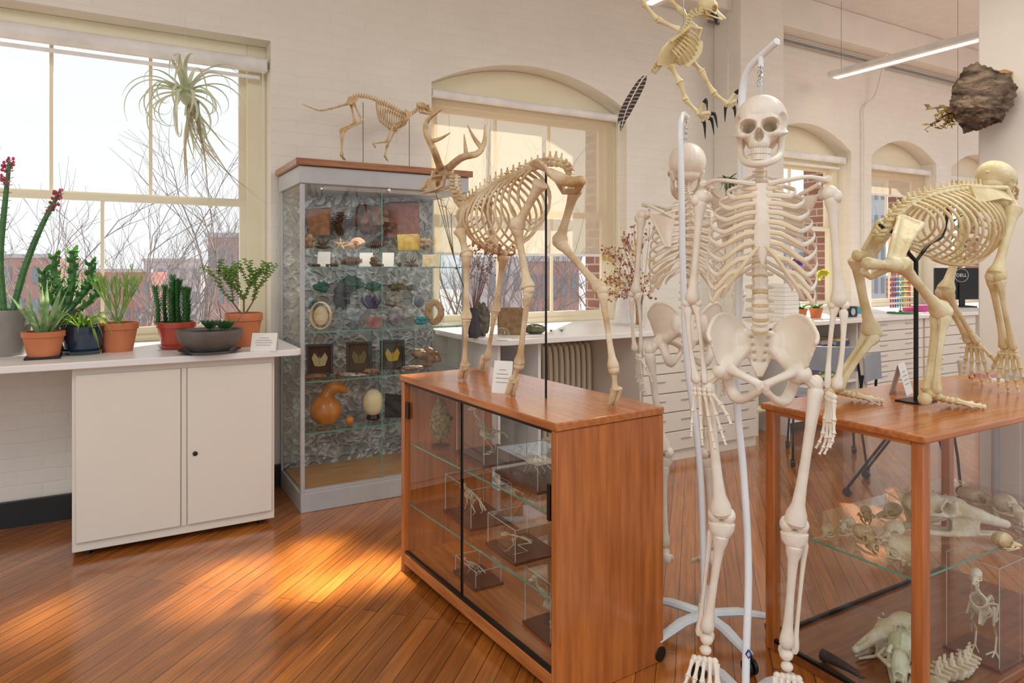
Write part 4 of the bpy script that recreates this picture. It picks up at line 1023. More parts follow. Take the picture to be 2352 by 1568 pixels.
# ---------- deer ----------
DX=1.33
def dj(px,py,o=0):return onX(px,py,DX+o)
t=thing('deer_skeleton','antlered deer skeleton standing on the wooden glass-front case','animal skeleton',(DX,2.3,.854))
lat=V((1,0,0))
sk0=dj(1040,402)
M=basis(sk0,V((-.26,1,-.10)),(0,0,1),.25)
sk=MB().join(SKU['ungulate'],M).build('skull',BONED,t,ang=80)
def ant(P,rs,tines):
    m=MB();c=cat(P,14);m.tube(c,lerpl(rs,14),9)
    for a,b2 in tines:m.tube(cat([a,(a+b2)/2+V((0,0,-.008)),b2],6),lerpl([.011,.008,.002],6),7)
    m.build('antler',mat('antler','#dfc99e',.5,c2='#b49068',ns=14,bump=.3),t)
z3=2.92
ant([M@V((.25,.08,.17)),onD(998,348,z3),onD(979,305,z3),onD(983,275,z3),onD(1014,252,z3-.1)],[.019,.015,.013,.011,.003],[(onD(985,325,z3),onD(1034,305,z3-.08)),(onD(979,295,z3),onD(977,272,z3))])
z3=2.78
ant([M@V((.22,-.08,.17)),onD(1060,362,z3),onD(1098,352,z3),onD(1113,325,z3),onD(1114,286,z3)],[.019,.015,.013,.010,.003],[(onD(1072,360,z3),onD(1066,308,z3)),(onD(1105,338,z3),onD(1074,288,z3))])
sp=cat([dj(1040,408),dj(1043,440),dj(1060,468),dj(1080,462),dj(1105,443),dj(1140,420),dj(1180,402),dj(1222,386),dj(1262,374),dj(1296,380),dj(1308,402),dj(1312,420)],34)
m=MB()
for i in range(33):
    tg=sp[i+1]-sp[i];r=.020 if i<8 else .014 if i<26 else .012 if i<30 else .006
    pl=.010 if i<8 else .024 if i<17 else .018 if i<27 else .006
    vert(m,sp[i],tg,V((0,0,1)) if i>6 else V((0,-.6,1)),r,tg.length*.88,pl,.028 if i<8 or 19<i<27 else .016)
m.build('spine',BONED,t)
tops=[sp[8+i]-V((0,0,.005)) for i in range(14)]
st=cat([dj(1063,515),dj(1085,548),dj(1120,572),dj(1160,582),dj(1195,560),dj(1220,515)],14)
m=MB();ribset(m,tops,st,[.05,.06,.07,.08,.09,.10,.105,.11,.11,.11,.105,.10,.09,.07],lat,.0056,back=V((0,-.02,0)));m.tube(st[:9],.010,6)
m.build('rib_cage',BONED,t)
m=MB()
for i in range(5):
    for s_ in(1,-1):m.tube(cat([st[4+i]+lat*s_*.03+V((0,0,.03)),st[4+i]+lat*s_*.035-V((0,0,.005)),st[3+i]],6),.0055,6)
m.build('dried_cartilage',mat('dry_cartilage','#c08a5e',.6,c2='#96603c'),t)
m=MB()
for s_ in(-1,1):
    m.grid([[dj(1212,374,s_*.02),dj(1234,364,s_*.06),dj(1252,378,s_*.10)],[dj(1238,386,s_*.02),dj(1255,388,s_*.06),dj(1262,398,s_*.085)],[dj(1275,398,s_*.05),dj(1278,404,s_*.06),dj(1280,412,s_*.07)]],.012)
    m.tube([dj(1262,395,s_*.06),dj(1290,412,s_*.07),dj(1315,418,s_*.065),dj(1338,412,s_*.055)],[.016,.023,.017,.015],8)
    m.tube([dj(1338,412,s_*.055),dj(1325,440,s_*.03),dj(1295,440,s_*.01),dj(1285,420,s_*.06)],[.015,.012,.012,.014],8)
fuse(m,.005,(),2).build('pelvis',BONED,t,ang=80)
def hoof(m,p,f):
    for s_ in(-.011,.011):
        m.tube([p+lat*s_+V((0,0,.07))-f*.01,p+lat*s_+V((0,0,.03))+f*.008,p+lat*s_+V((0,0,.008))+f*.022],[.010,.011,.009],7)
def leg(nm,J,rs,footp):
    m=MB()
    for i in range(len(J)-1):m.bone(J[i],J[i+1],rs[i]*.9,1.8,1.95,seg=9)
    for i in range(1,len(J)-1):m.ell(J[i],(rs[i]*1.8,rs[i]*1.9,rs[i]*1.6))
    hoof(m,footp,V((0,1,0)));m.build(nm,BONED,t)
def fp(px,py,o):return V((DX+o,onX(px,py,DX+o).y,.854))
HW=.095
def shoulder(s_,a,b,c):
    m=MB();m.grid([[a,a.lerp(b,.5),b],[a.lerp(c,.5)+lat*.005*s_,a.lerp(c,.5).lerp(b.lerp(c,.5),.5),b.lerp(c,.5)],[c+V((0,.01,0)),c,c-V((0,.01,0))]],.006);m.tube([(a+b)/2+lat*s_*.006,c+lat*s_*.008],[.005,.012],6);m.build('shoulder_blade',BONED,t)
shoulder(-1,dj(1062,468,-HW*.6),dj(1098,452,-HW*.6),dj(1056,530,-HW))
shoulder(1,dj(1105,466,HW*.6),dj(1130,450,HW*.6),dj(1128,545,HW))
f1=fp(1066,882,-HW);leg('front_leg',[dj(1056,530,-HW),dj(1072,585,-HW),dj(1071,735,-HW),dj(1066,845,-HW),f1+V((0,0,.06))],[.017,.0135,.0105,.0095],f1)
f2=fp(1112,857,HW);leg('front_leg',[dj(1130,548,HW),dj(1157,592,HW),dj(1137,715,HW),dj(1120,820,HW),f2+V((0,0,.06))],[.017,.0135,.0105,.0095],f2)
f3=fp(1178,912,-HW);leg('hind_leg',[dj(1243,418,-HW*.8),dj(1187,520,-HW),dj(1214,665,-HW),dj(1192,840,-HW),f3+V((0,0,.06))],[.0175,.015,.0115,.0105],f3)
f4=fp(1413,937,HW);leg('hind_leg',[dj(1322,430,HW*.8),dj(1285,555,HW),dj(1383,668,HW),dj(1410,850,HW),f4+V((0,0,.06))],[.0175,.015,.0115,.0105],f4)
rb=V((DX,onX(1254,914,DX).y,.854))
MB().tube([rb,V((rb.x,rb.y,dj(1240,392).z))],.0042,8).build('support_rod',BLKM,t)
# ---------- wooden case 1 ----------
M1=Matrix.Translation((1.14,1.705,0))@Matrix.Rotation(math.radians(3.6),4,'Z')
CW,CL,CHT=.45,1.117,.854
t=thing('display_case','low cherry wood case with sliding glass front under the deer skeleton','display case',M1@V((CW/2,CL/2,0)))
MB().box(-.006,CW,-.004,CL+.004,CHT-.026,CHT,M1).build('top',CH_Y,t,bev=.004)
MB().box(0,CW,0,.03,.0,CHT-.027,M1).build('end_panel',CH_Z,t,bev=.003)
MB().box(0,CW,CL-.03,CL,.0,CHT-.027,M1).build('end_panel',CH_Z,t,bev=.003)
MB().box(0,CW,.03,CL-.03,.04,.085,M1).build('bottom_board',CH_Y,t,bev=.002)
MB().box(.004,.02,.03,CL-.03,.085,.095,M1).build('door_track',BLKM,t)
MB().box(.004,.02,.03,CL-.03,CHT-.037,CHT-.027,M1).build('door_track',BLKM,t)
for y0,y1,x in((.032,.60,.007),(.60,CL-.032,.014)):
    g=MB().box(x,x+.004,y0,y1,.095,CHT-.037,M1).build('glass_door',GLASS,t)
    MB().box(x-.001,x+.005,(y1-.003 if y0<.1 else y0),(y1 if y0<.1 else y0+.003),.095,CHT-.037,M1).build('glass_edge',BLKM,g)
MB().box(-.001,.0065,.034,.05,.55,.66,M1).build('door_pull',BLKM,t);MB().box(.006,.0135,CL-.06,CL-.034,.67,.74,M1).build('door_pull',BLKM,t)
MB().box(CW-.012,CW-.008,.03,CL-.03,.085,CHT-.027,M1).build('back_glass',GLASS,t)
for z,w_ in((.56,.40),(.295,.36)):
    s_=MB().box(.03,w_,.032,CL-.032,z-.006,z,M1).build('glass_shelf',GLT,t)
    MB().box(.028,.03,.032,CL-.032,z-.006,z,M1).build('shelf_edge',GEDGE,s_)
MB().box(.36,.40,.5,.53,.085,.554,M1).build('shelf_post',LITW,t)
def mini(kind,M,mt,name,label,cat_='small skeleton'):
    m=MB();sp=cat([(.78,0,.55),(.62,0,.5),(.4,0,.52),(.15,0,.5),(-.1,0,.42),(-.45,0,.25)],26)
    if kind=='frog':sp=cat([(.5,0,.4),(.2,0,.36),(-.1,0,.3),(-.35,0,.16)],14)
    if kind=='bird':sp=cat([(.5,0,1.25),(.5,0,1.05),(.32,0,.9),(.15,0,.72),(-.1,0,.66),(-.4,0,.62),(-.5,0,.5)],24)
    m.tube(sp,[.022+.012*(i%2) for i in range(len(sp))],6)
    n=len(sp)
    if kind!='frog':
        a=[sp[int(n*(.25+.05*i))] for i in range(7)];ribset(m,a,[p+V((0,0,-.22)) for p in a],.1,V((0,1,0)),.013,8)
    if kind=='bird':m.grid([[(.3,0,.7),(.1,0,.6),(-.15,0,.5)],[(.36,0,.5),(.15,0,.4),(-.1,0,.42)]],.02)
    for s_ in(1,-1):
        if kind=='quad':
            m.tube([(.5,s_*.08,.42),(.42,s_*.1,.22),(.5,s_*.1,.1),(.55,s_*.1,.01)],[.022,.018,.016,.018],6);m.tube([(-.02,s_*.08,.42),(.1,s_*.12,.24),(-.08,s_*.12,.1),(.02,s_*.12,.01)],[.024,.02,.016,.018],6)
        elif kind=='frog':
            m.tube([(.3,s_*.1,.34),(.2,s_*.35,.2),(.4,s_*.45,.02)],[.02,.016,.016],6);m.tube([(-.3,s_*.06,.18),(.05,s_*.4,.22),(-.3,s_*.45,.06),(-.05,s_*.55,.01)],[.022,.02,.016,.012],6)
            m.tube([(-.05,s_*.55,.01),(.15,s_*.7,.01)],.01,5);m.tube([(.4,s_*.45,.02),(.5,s_*.5,.01)],.01,5)
        else:
            m.tube([(-.1,s_*.09,.6),(.15,s_*.13,.45),(-.1,s_*.12,.2),(-.02,s_*.12,.02)],[.025,.02,.014,.014],6)
            for a in(-.5,0,.5):m.tube([(-.02,s_*.12,.02),(.18*math.cos(a),s_*.12+.16*math.sin(a),.012)],.012,5)
            m.tube([(.3,s_*.09,.8),(0,s_*.16,.7),(.25,s_*.17,.55),(-.05,s_*.16,.5)],[.02,.016,.012,.008],6)
    h=sp[0]
    sku=MB().join(SKU['rodent'],basis(h+V((-.06,0,-.03)),(1,0,-.15),(0,0,1),.34 if kind!='bird' else .3))
    if kind=='frog':sku=MB().ell(h+V((.1,0,0)),(.16,.17,.06))
    m.join(sku);m.xf(M);zmin=min(v.z for v in m.v);m.v=[v+V((0,0,M.translation.z-zmin)) for v in m.v]
    return tag(m.build(name,mt),label,cat_)
def dbox(cx,cy,z,wx,wy,h,label,base=DARKW,rot=0,bh=.012):
    M=Matrix.Translation((cx,cy,z))@Matrix.Rotation(rot,4,'Z');t=thing('display_box',label,'display box',(cx,cy,z))
    MB().box(-wx/2-.008,wx/2+.008,-wy/2-.008,wy/2+.008,0,bh,M).build('base',base,t,bev=.002)
    m=MB();w_=.002
    m.box(-wx/2,wx/2,-wy/2,-wy/2+w_,bh,h,M).box(-wx/2,-wx/2+w_,-wy/2,wy/2,bh,h,M).box(-wx/2,wx/2,-wy/2,wy/2,h,h+w_,M)
    m.build('clear_cover',GLASS,t)
    m=MB();e_=.0009
    for sx in(1,-1):
        for sy in(1,-1):m.box(sx*wx/2-e_,sx*wx/2+e_,sy*wy/2-e_,sy*wy/2+e_,bh,h,M)
    for sy in(1,-1):m.box(-wx/2-e_,wx/2+e_,sy*wy/2-e_,sy*wy/2+e_,h,h+.002,M);m.box(sy*wx/2-e_,sy*wx/2+e_,-wy/2,wy/2,h,h+.002,M)
    m.build('cover_edges',mat('acrylic_edge','#ccd8d6',.2),t)
def RT(x,y,z,a,s):return Matrix.Translation((x,y,z))@Matrix.Rotation(a,4,'Z')@Matrix.Scale(s,4)
dbox(1.30,2.42,.56,.19,.24,.22,'tall clear box with bird skeleton on the upper shelf of the deer case')
mini('bird',RT(1.30,2.42,.572,2.2,.145),BONEW,'bird_skeleton','small bird skeleton in the tall clear box on the upper shelf')
dbox(1.32,2.08,.56,.2,.28,.095,'low clear box with dark base near the right of the upper shelf')
mini('quad',RT(1.32,2.08,.572,1.8,.13),BONEW,'small_skeleton','small crouching skeleton in the low clear box on the upper shelf')
dbox(1.28,2.5,.295,.18,.24,.16,'clear box with walking skeleton at the left of the lower shelf')
mini('quad',RT(1.28,2.5,.307,1.6,.15),BONEW,'small_skeleton','small walking skeleton in the left box of the lower shelf')
dbox(1.27,2.13,.295,.17,.20,.12,'clear box with frog skeleton on the lower shelf')
mini('frog',RT(1.27,2.13,.307,2.4,.105),BONEW,'frog_skeleton','frog skeleton in clear box on the lower shelf')
dbox(1.24,2.42,.085,.11,.18,.07,'small flat clear box on the case floor')
mini('quad',RT(1.24,2.42,.097,2.0,.085),BONEW,'mouse_skeleton','tiny mouse skeleton in the flat box on the case floor')
dbox(1.30,1.95,.085,.15,.16,.20,'tall clear box on the case floor beside the end panel')
mini('bird',RT(1.30,1.95,.097,2.6,.13),BONEW,'bird_skeleton','small bird skeleton in the tall box on the case floor')
t=thing('mounted_bird','speckled tan bird mount on thin stem at the left inside the deer case','bird mount',(1.19,2.67,.56))
m=MB().lathe([(.0,.03),(.03,.035),(.045,.07),(.047,.11),(.035,.155),(.02,.19),(.014,.215),(.018,.228),(.010,.245),(0,.248)],(1.19,2.67,.56),18)
m.build('body',mat('speckled_plumage','#a38c5e',.8,c2='#5c4a30',ns=70),t)
MB().tube([(1.19,2.67,.565),(1.19,2.67,.60)],.003,6).build('stem',BLKM,t);MB().lathe([(.04,0),(.04,.006),(0,.006)],(1.19,2.67,.56),20).build('stand',DARKW,t)
# ---------- case 2 ----------
X0,X1,Y0,Y1,HT=1.955,3.1,1.08,1.62,.85
BZ=.03
t=thing('display_case','cherry wood case with glass sides under the ape skeleton','display case',((X0+X1)/2,(Y0+Y1)/2,0))
MB().box(X0-.012,X1,Y0-.012,Y1+.012,HT-.022,HT).build('top',CH_X,t,bev=.005)
pw=.036
for x,y in((X0,Y0),(X0,Y1-pw),(X1-pw,Y0),(X1-pw,Y1-pw)):MB().box(x,x+pw,y,y+pw,0,HT-.023).build('corner_post',CH_Z,t,bev=.003)
MB().box(X0+.001,X1-.001,Y0+.001,Y1-.001,.0,BZ).build('bottom_board',mat('cherry_dark','#96582c',.28,c2='#7c431d',ns=3,sc=(1.2,18,18),coat=.35),t,bev=.002)
for x,y0,y1 in((X0,Y0+pw,Y1-pw),(X1-.02,Y0+pw,Y1-pw)):MB().box(x,x+.02,y0,y1,HT-.035,HT-.023).build('rail',CH_Y,t)
MB().box(X0+.001,X0+.014,Y0+pw,Y1-pw,BZ,BZ+.012).build('glass_track',BLKM,t)
MB().box(X0+pw,X1-pw,Y1-.016,Y1-.004,BZ,BZ+.012).build('glass_track',BLKM,t)
MB().box(X0+.008,X0+.012,Y0+pw,Y1-pw,BZ+.012,HT-.035).build('side_glass',GLASS,t)
MB().box(X0+pw,X1-pw,Y1-.014,Y1-.010,BZ+.012,HT-.023).build('back_glass',GLASS,t)
for a_,b_,y in((X0+pw,2.53,Y0+.006),(2.53,X1-pw,Y0+.012)):MB().box(a_,b_,y,y+.004,BZ,HT-.023).build('glass_door',GLASS,t)
s_=MB().box(X0+.02,X1-.03,Y0+.03,Y1-.02,.424,.43).build('glass_shelf',GLT,t)
MB().box(X0+.02,X1-.03,Y0+.028,Y0+.03,.424,.43).build('shelf_edge',GEDGE,s_);MB().box(X0+.018,X0+.02,Y0+.03,Y1-.02,.424,.43).build('shelf_edge',GEDGE,s_)
def skull(px,py,z,kind,L,ang,label,name='skull',mt=BONEW,flip=0):
    p=onZ(px,py,z);M=Matrix.Translation(p)@Matrix.Rotation(ang,4,'Z')@Matrix.Rotation(flip,4,'X')@Matrix.Translation((-.5*L,0,0))@Matrix.Scale(L,4)
    m=MB().join(SKU[kind],M) if kind in SKU else MB().join(HSK,Matrix.Translation(p)@Matrix.Rotation(ang,4,'Z')@Matrix.Scale(L/.18,4))
    zm=min(v.z for v in m.v);m.v=[v+V((0,0,z-zm)) for v in m.v]
    return tag(m.build(name,mt,ang=80),label,'skull')
BW2=mat('tan_bone','#e6d3ab',.55,c2='#b8996a',ns=16,bump=.35,bs=90)
skull(1898,1236,.43,'rodent',.08,3.4,'tiny yellowish skull nearest the left corner of the glass shelf',mt=BW2)
skull(1944,1226,.43,'carnivore',.095,3.3,'small skull second from the left on the glass shelf')
skull(1990,1200,.43,'carnivore',.095,3.8,'small rounded skull behind the front row of skulls',mt=BW2)
skull(1990,1264,.43,'carnivore',.13,4.2,'wide tan skull in front of the small skulls on the glass shelf',mt=BW2)
skull(2046,1240,.43,'rodent',.11,3.0,'smooth pale skull right of the wide tan skull')
skull(2042,1190,.43,'rodent',.10,2.7,'pale skull at the back beside the spiny horned skull')
skull(2074,1300,.43,'human',.095,3.4,'small round monkey skull at the front of the glass shelf')
skull(2195,1228,.43,'ungulate',.33,-.7,'large long-snouted pale skull lying in the middle of the glass shelf')
skull(2250,1176,.43,'carnivore',.15,-1.6,'brown-tinted skull behind the large long-snouted skull',mt=BW2)
skull(2325,1205,.43,'carnivore',.17,-2.2,'rounded pale skull near the right edge of the frame')
skull(2312,1262,.43,'rodent',.10,-.5,'small brownish jaw at the right end of the glass shelf',mt=BW2)
p=onZ(2100,1210,.43)
m=MB()
for i in range(11):
    a=2.2+i*.07;L=.09+.025*(i%4);q=p+V((.014*i-.03,0,.02));m.tube([q,q+V((math.cos(a)*L,.0,.03+L*.6))],[.006,.0015],6)
m.tube([p+V((-.05,0,.014)),p+V((.14,-.02,.024))],[.014,.02],8);m.v=[V((v.x,v.y,max(v.z,.43))) for v in m.v]
tag(m.build('spiny_bone',BONEW),'bone with long backward spines leaning left of the large skull','bone')
skull(2030,1500,BZ,'ungulate',.28,3.0,'long pale skull lying at the back of the case floor')
skull(2070,1560,BZ,'carnivore',.22,3.6,'big greenish-white skull at front of the case floor',mt=mat('greenish_bone','#eceacf',.5,c2='#cccaa4',ns=14,bump=.3))
m=MB();p=onZ(2190,1545,.05)
for i in range(8):
    q=p+V((.028*i-.09,.01*math.sin(i),0));vert(m,q,V((1,.1,0)),V((0,0,1)),.021,.03,.028,.034)
zm=min(v.z for v in m.v);m.v=[v+V((0,0,BZ-zm)) for v in m.v]
tag(m.build('vertebrae',BONEW),'row of pale vertebrae on the case floor beside the skulls','bones')
p=onZ(1905,1562,BZ);c=cat([p+V((-.03,.08,.02)),p+V((.0,.03,.022)),p+V((.03,-.03,.022)),p+V((.09,-.06,.014))],12);c=cat([V((max(q.x,X0+.05),q.y,q.z)) for q in c],12);tag(MB().tube(c,lerpl([.019,.016,.010,.003],12),9).build('horn',mat('dark_horn','#4a3d38',.6,c2='#2f2522',bump=.4)),'dark ridged horn lying at the left of the case floor','horn')
p=onZ(2262,1500,BZ);dbox(p.x,p.y,BZ,.16,.16,.33,'tall clear box with standing bird skeleton on the case floor')
mini('bird',RT(p.x,p.y,BZ+.012,3.4,.235),BONEW,'bird_skeleton','standing bird skeleton in clear box under the glass shelf')
# ---------- ape ----------
AY=1.37
def aj(px,py,o=0):return onY(px,py,AY+o)
t=thing('ape_skeleton','yellowish ape skeleton on all fours on the right glass case','animal skeleton',(2.5,AY,HT))
lat=V((0,1,0))
sp=cat([aj(2022,548),aj(2052,502),aj(2095,466),aj(2145,446),aj(2200,436),aj(2240,436),aj(2275,444)],26)
m=MB()
for i in range(25):
    vert(m,sp[i],sp[i+1]-sp[i],V((-.2,0,1)),.016 if i<9 else .013,(sp[i+1]-sp[i]).length*.88,.016 if i<18 else .024,.024)
m.build('spine',BONEA,t)
tops=[sp[8+i] for i in range(16)]
bots=cat([aj(2112,556),aj(2142,590),aj(2190,604),aj(2240,600),aj(2276,570),aj(2285,515)],16)
m=MB();ribset(m,tops,bots,[.085,.10,.112,.122,.128,.132,.132,.13,.126,.12,.114,.106,.095,.08,.064,.048],lat,.0062,back=V((-.03,0,0)));m.tube(bots[3:],.012,6);m.build('rib_cage',BONEA,t)
MH=Matrix.Translation(aj(2290,424))@Matrix.Rotation(PI/2+.15,4,'Z')@Matrix.Rotation(.35,4,'X')@Matrix.Diagonal((.92,1.22,.84,1))
sk_=MB().join(HSK);sk_.ell((0,-.075,-.062),(.034,.042,.026));sk_.tube([(-.05,-.07,.016),(0,-.088,.018),(.05,-.07,.016)],.010,8)
sk_.tube([(-.066,.03,.0),(0,.098,.0),(.066,.03,.0)],.007,7)
sk_.xf(MH).build('skull',BONEA,t,ang=80);MB().join(HJW).xf(MH@Matrix.Diagonal((1,1.2,1,1))).build('jaw',BONEA,t)
m=MB()
for s_ in(-1,1):
    if s_<0:
        g=[[aj(2066,502,-.035),aj(2096,496,-.055),aj(2120,514,-.08)],[aj(2054,540,-.06),aj(2074,543,-.07),aj(2090,552,-.085)],[aj(2042,595,-.08),aj(2054,600,-.085),aj(2066,604,-.09)]]
    else:
        g=[[aj(2016,510,.035),aj(2042,492,.05),aj(2068,502,.08)],[aj(2002,540,.06),aj(2020,540,.07),aj(2036,546,.085)],[aj(1982,575,.08),aj(1994,582,.085),aj(2006,590,.09)]]
    rows=[cat(r_,11) for r_ in (g[0],[(g[0][i]+g[1][i])/2 for i in range(3)],g[1],g[2])]
    for ri,r_ in enumerate(rows):
        for ci in range(11):r_[ci]=r_[ci]+V((0,s_*(-.032)*math.sin(PI*ci/10)*(1-ri/4),0))
    m.grid(rows,.008);m.tube(rows[0],.009,7);m.tube([r_[0] for r_ in rows],.009,7);m.tube([r_[-1] for r_ in rows],.009,7)
    h=aj(2055,608,-.085) if s_<0 else aj(1992,590,.085)
    m.ell(h,.027);m.tube([h,h+V((-.03,-s_*.02,-.0)),V((h.x-.105,AY+s_*.055,h.z+.005))],[.018,.015,.022],8)
    m.tube([h,V((h.x-.03,AY+s_*.02,h.z-.04)),V((h.x-.08,AY+s_*.03,h.z-.02))],[.014,.012,.014],8)
fuse(m,.0045,(),1).build('pelvis',BONEA,t,ang=80)
def seg(nm,a,b,r,two=False,bow=None,e=1.9):
    m=MB()
    if two:
        d=V((0,.014,0));m.bone(a+d,b+d,r,1.8,1.8,bow=(.010,.006,0));m.bone(a-d,b-d,r*.85,2,1.6,bow=(-.018,-.003,0))
    else:
        m.bone(a,b,r,e,e+.2,bow=bow,seg=10)
        m.ell(b+V((0,.012,0)),r*1.5);m.ell(b-V((0,.012,0)),r*1.5)
    m.build(nm,BONEA,t)
h=aj(2066,602,-.09);k_=aj(2162,715,-.10);an=aj(2140,905,-.10);an.z=HT+.055
seg('thigh_bone',h,k_,.0165);seg('shin',k_+V((0,0,-.012)),an,.0125,True)
m=MB();footb(m,an,(1,-.35,0),(0,1,0),(0,0,1),.22,.0072);zm=min(v.z for v in m.v);m.v=[v+V((0,0,HT-zm)) for v in m.v];m.build('foot',BONEA,t)
h=aj(1968,590,.10);k_=aj(2003,762,.11);an=aj(1918,890,.12);an.z=HT+.05
seg('thigh_bone',h,k_,.0165,bow=(-.012,0,0));seg('shin',k_+V((0,0,-.012)),an,.0125,True)
m=MB();footb(m,an,(1,-.25,0),(0,1,0),(0,0,1),.22,.0072);zm=min(v.z for v in m.v);m.v=[v+V((0,0,HT-zm)) for v in m.v];m.build('foot',BONEA,t)
for (S_,E_,W_,s_) in((aj(2330,475,-.10),aj(2287,635,-.10),aj(2318,800,-.09),-1),(aj(2225,500,.10),aj(2170,672,.10),aj(2236,785,.08),1)):
    seg('upper_arm',S_,E_,.0155);seg('forearm',E_,W_,.0115,True)
    m=MB();hand(m,W_,(.12,0,-1),(0,s_,0),(.9,0,.0),(W_.z-HT)*1.12,.0064);zm=min(v.z for v in m.v);m.v=[V((v.x,v.y,HT+(v.z-zm)*(W_.z-HT+.01)/(W_.z-zm+.01))) for v in m.v];m.build('hand',BONEA,t)
    m=MB();a=aj(2228,430,s_*.05);b=aj(2305,438,s_*.07);m.grid([[a,a.lerp(b,.5)+V((0,0,.012)),b],[a+V((.01,s_*.02,-.06)),a.lerp(S_,.6)+V((0,s_*.015,0)),S_+V((-.01,0,.02))]],.008);m.tube([a,b+V((0,s_*.01,.01)),S_],[.006,.009,.013],7);m.build('shoulder_blade',BONEA,t)
pb=V((aj(2104,700).x,AY,HT))
t2=thing('specimen_support','black metal pole with curved arms holding up the ape skeleton','support stand',pb)
MB().box(pb.x-.06,pb.x+.06,AY-.04,AY+.04,HT,HT+.006).build('base_plate',BLKM,t2)
MB().tube([pb,V((pb.x,AY,aj(2104,600).z))],.008,8).build('pole',BLKM,t2)
tp=V((pb.x,AY,aj(2104,600).z))
MB().tube(cat([tp,aj(2082,575),aj(2062,540),aj(2020,518)],12),.007,8).build('arm',BLKM,t2);MB().tube(cat([tp,aj(2135,560),aj(2165,540),aj(2180,470)],12),.006,8).build('arm',BLKM,t2)
# ---------- cat skeleton ----------
CY=4.02
def cj(px,py,o=0):return onY(px,py,CY+o)
ZC=1.907
t=thing('cat_skeleton','small long-tailed cat skeleton walking on top of the tall cabinet','animal skeleton',cj(870,372))
a=cj(772,370);b=cj(985,376)
MB().box(a.x,b.x,CY-.05,CY+.05,ZC,ZC+.018).build('base_board',BLKM,t,bev=.002)
ZB2=ZC+.018
sp=cat([cj(960,252),cj(942,264),cj(925,262),cj(900,246),cj(872,234),cj(845,224),cj(818,223),cj(806,236),cj(785,243),cj(760,250),cj(735,254),cj(712,247),cj(692,238)],60)
m=MB()
for i in range(59):
    tg=sp[i+1]-sp[i];r=.0080 if i<34 else .005*(1-(i-34)/32)+.0014;vert(m,sp[i],tg,V((0,0,1)),r,tg.length*.8,.010 if 6<i<32 else .002,.006 if i<34 else .002,6)
m.build('spine',BONEC,t)
tops=[sp[8+i] for i in range(14)];bots=cat([cj(932,286),cj(914,296),cj(893,296),cj(872,280)],14)
m=MB();ribset(m,tops,bots,[.02,.025,.03,.034,.037,.039,.04,.04,.04,.038,.034,.03,.026,.02],V((0,1,0)),.0033,9);m.tube(bots[:10],.005,5);m.build('rib_cage',BONEC,t)
MB().join(SKU['carnivore'],basis(cj(955,246),(1,-.1,-.12),(0,0,1),.12)).build('skull',BONEC,t,ang=80)
def cleg(nm,J,o):
    m=MB();Q=[cj(x,y,o) for x,y in J]
    for i in range(len(Q)-1):m.bone(Q[i],Q[i+1],.0062-.0006*i,1.8,1.9,seg=7)
    hand(m,Q[-1],(.5,0,-.6) if Q[-1].z>ZB2+.03 else (.9,0,-.2),(0,1,0),(0,0,-1),.035,.0018)
    if Q[-1].z<ZB2+.03:m.v=[V((v.x,v.y,max(v.z,ZB2))) for v in m.v]
    m.build(nm,BONEC,t)
cleg('hind_leg',[(812,236),(832,278),(790,300),(783,358)],-.022);cleg('hind_leg',[(806,238),(815,282),(782,298),(786,358)],.022)
cleg('front_leg',[(935,272),(902,290),(888,325),(856,330)],-.022);cleg('front_leg',[(935,274),(908,300),(888,338),(884,360)],.022)
MB().grid([[cj(930,250,-.03),cj(948,262,-.03)],[cj(935,274,-.03),cj(938,276,-.03)]],.003).build('shoulder_blade',BONEC,t)
m=MB();m.grid([[cj(800,222,-.018),cj(826,222,-.018)],[cj(795,240,-.02),cj(815,240,-.02)]],.006);m.grid([[cj(800,222,.018),cj(826,222,.018)],[cj(795,240,.02),cj(815,240,.02)]],.006);m.tube([cj(805,232,-.018),cj(805,232,.018)],.006,7);m.build('pelvis',BONEC,t)
for x,y in((834,235),(940,268)):
    q=cj(x,y);MB().tube([V((q.x,CY,ZB2)),q],.0018,6).build('support_rod',BLKM,t)
# ---------- hanging raptor ----------
t=thing('raptor_skeleton','hanging bird of prey skeleton with black talons and barred feather','animal skeleton',onD(1570,110,2.5))
def rj(px,py,d=0):return onD(px,py,2.5+d)
m=MB();sp=cat([rj(1612,30),rj(1588,38),rj(1580,62),rj(1566,85),rj(1548,105),rj(1530,125),rj(1515,150),rj(1500,168)],26)
for i in range(25):vert(m,sp[i],sp[i+1]-sp[i],V((-.4,-.3,.4)),.0105,(sp[i+1]-sp[i]).length*.85,.008,.012,6)
m.build('spine',BONEB,t)
m=MB();m.join(SKU['rodent'],basis(rj(1596,20),rj(1650,38)-rj(1596,20),(0,0,1),.12));m.build('skull',BONEB,t,ang=80)
MB().tube(cat([rj(1632,30),rj(1643,36),rj(1645,54)],7),lerpl([.014,.012,.003],7),8).build('beak',BLK,t)
m=MB();tops=sp[9:17];bots=cat([rj(1606,92),rj(1600,120),rj(1586,140),rj(1565,150)],8);ribset(m,tops,bots,.045,fw*.9+rt*.2,.0042,9);m.build('rib_cage',BONEB,t)
m=MB();m.grid([cat([rj(1585,85,.0),rj(1575,115,.0),rj(1555,140,.0)],6),cat([rj(1614,95),rj(1610,125),rj(1580,155)],6)],.006)
m.build('breastbone',BONEB,t);m=MB()
m.grid([cat([rj(1540,92,-.05),rj(1518,118,-.05),rj(1512,150,-.04)],6),cat([rj(1560,100,.0),rj(1548,122,.0),rj(1535,152,.0)],6),cat([rj(1570,96,.05),rj(1560,120,.05),rj(1545,152,.05)],6)],.010)
m.build('pelvis',BONEB,t);m=MB()
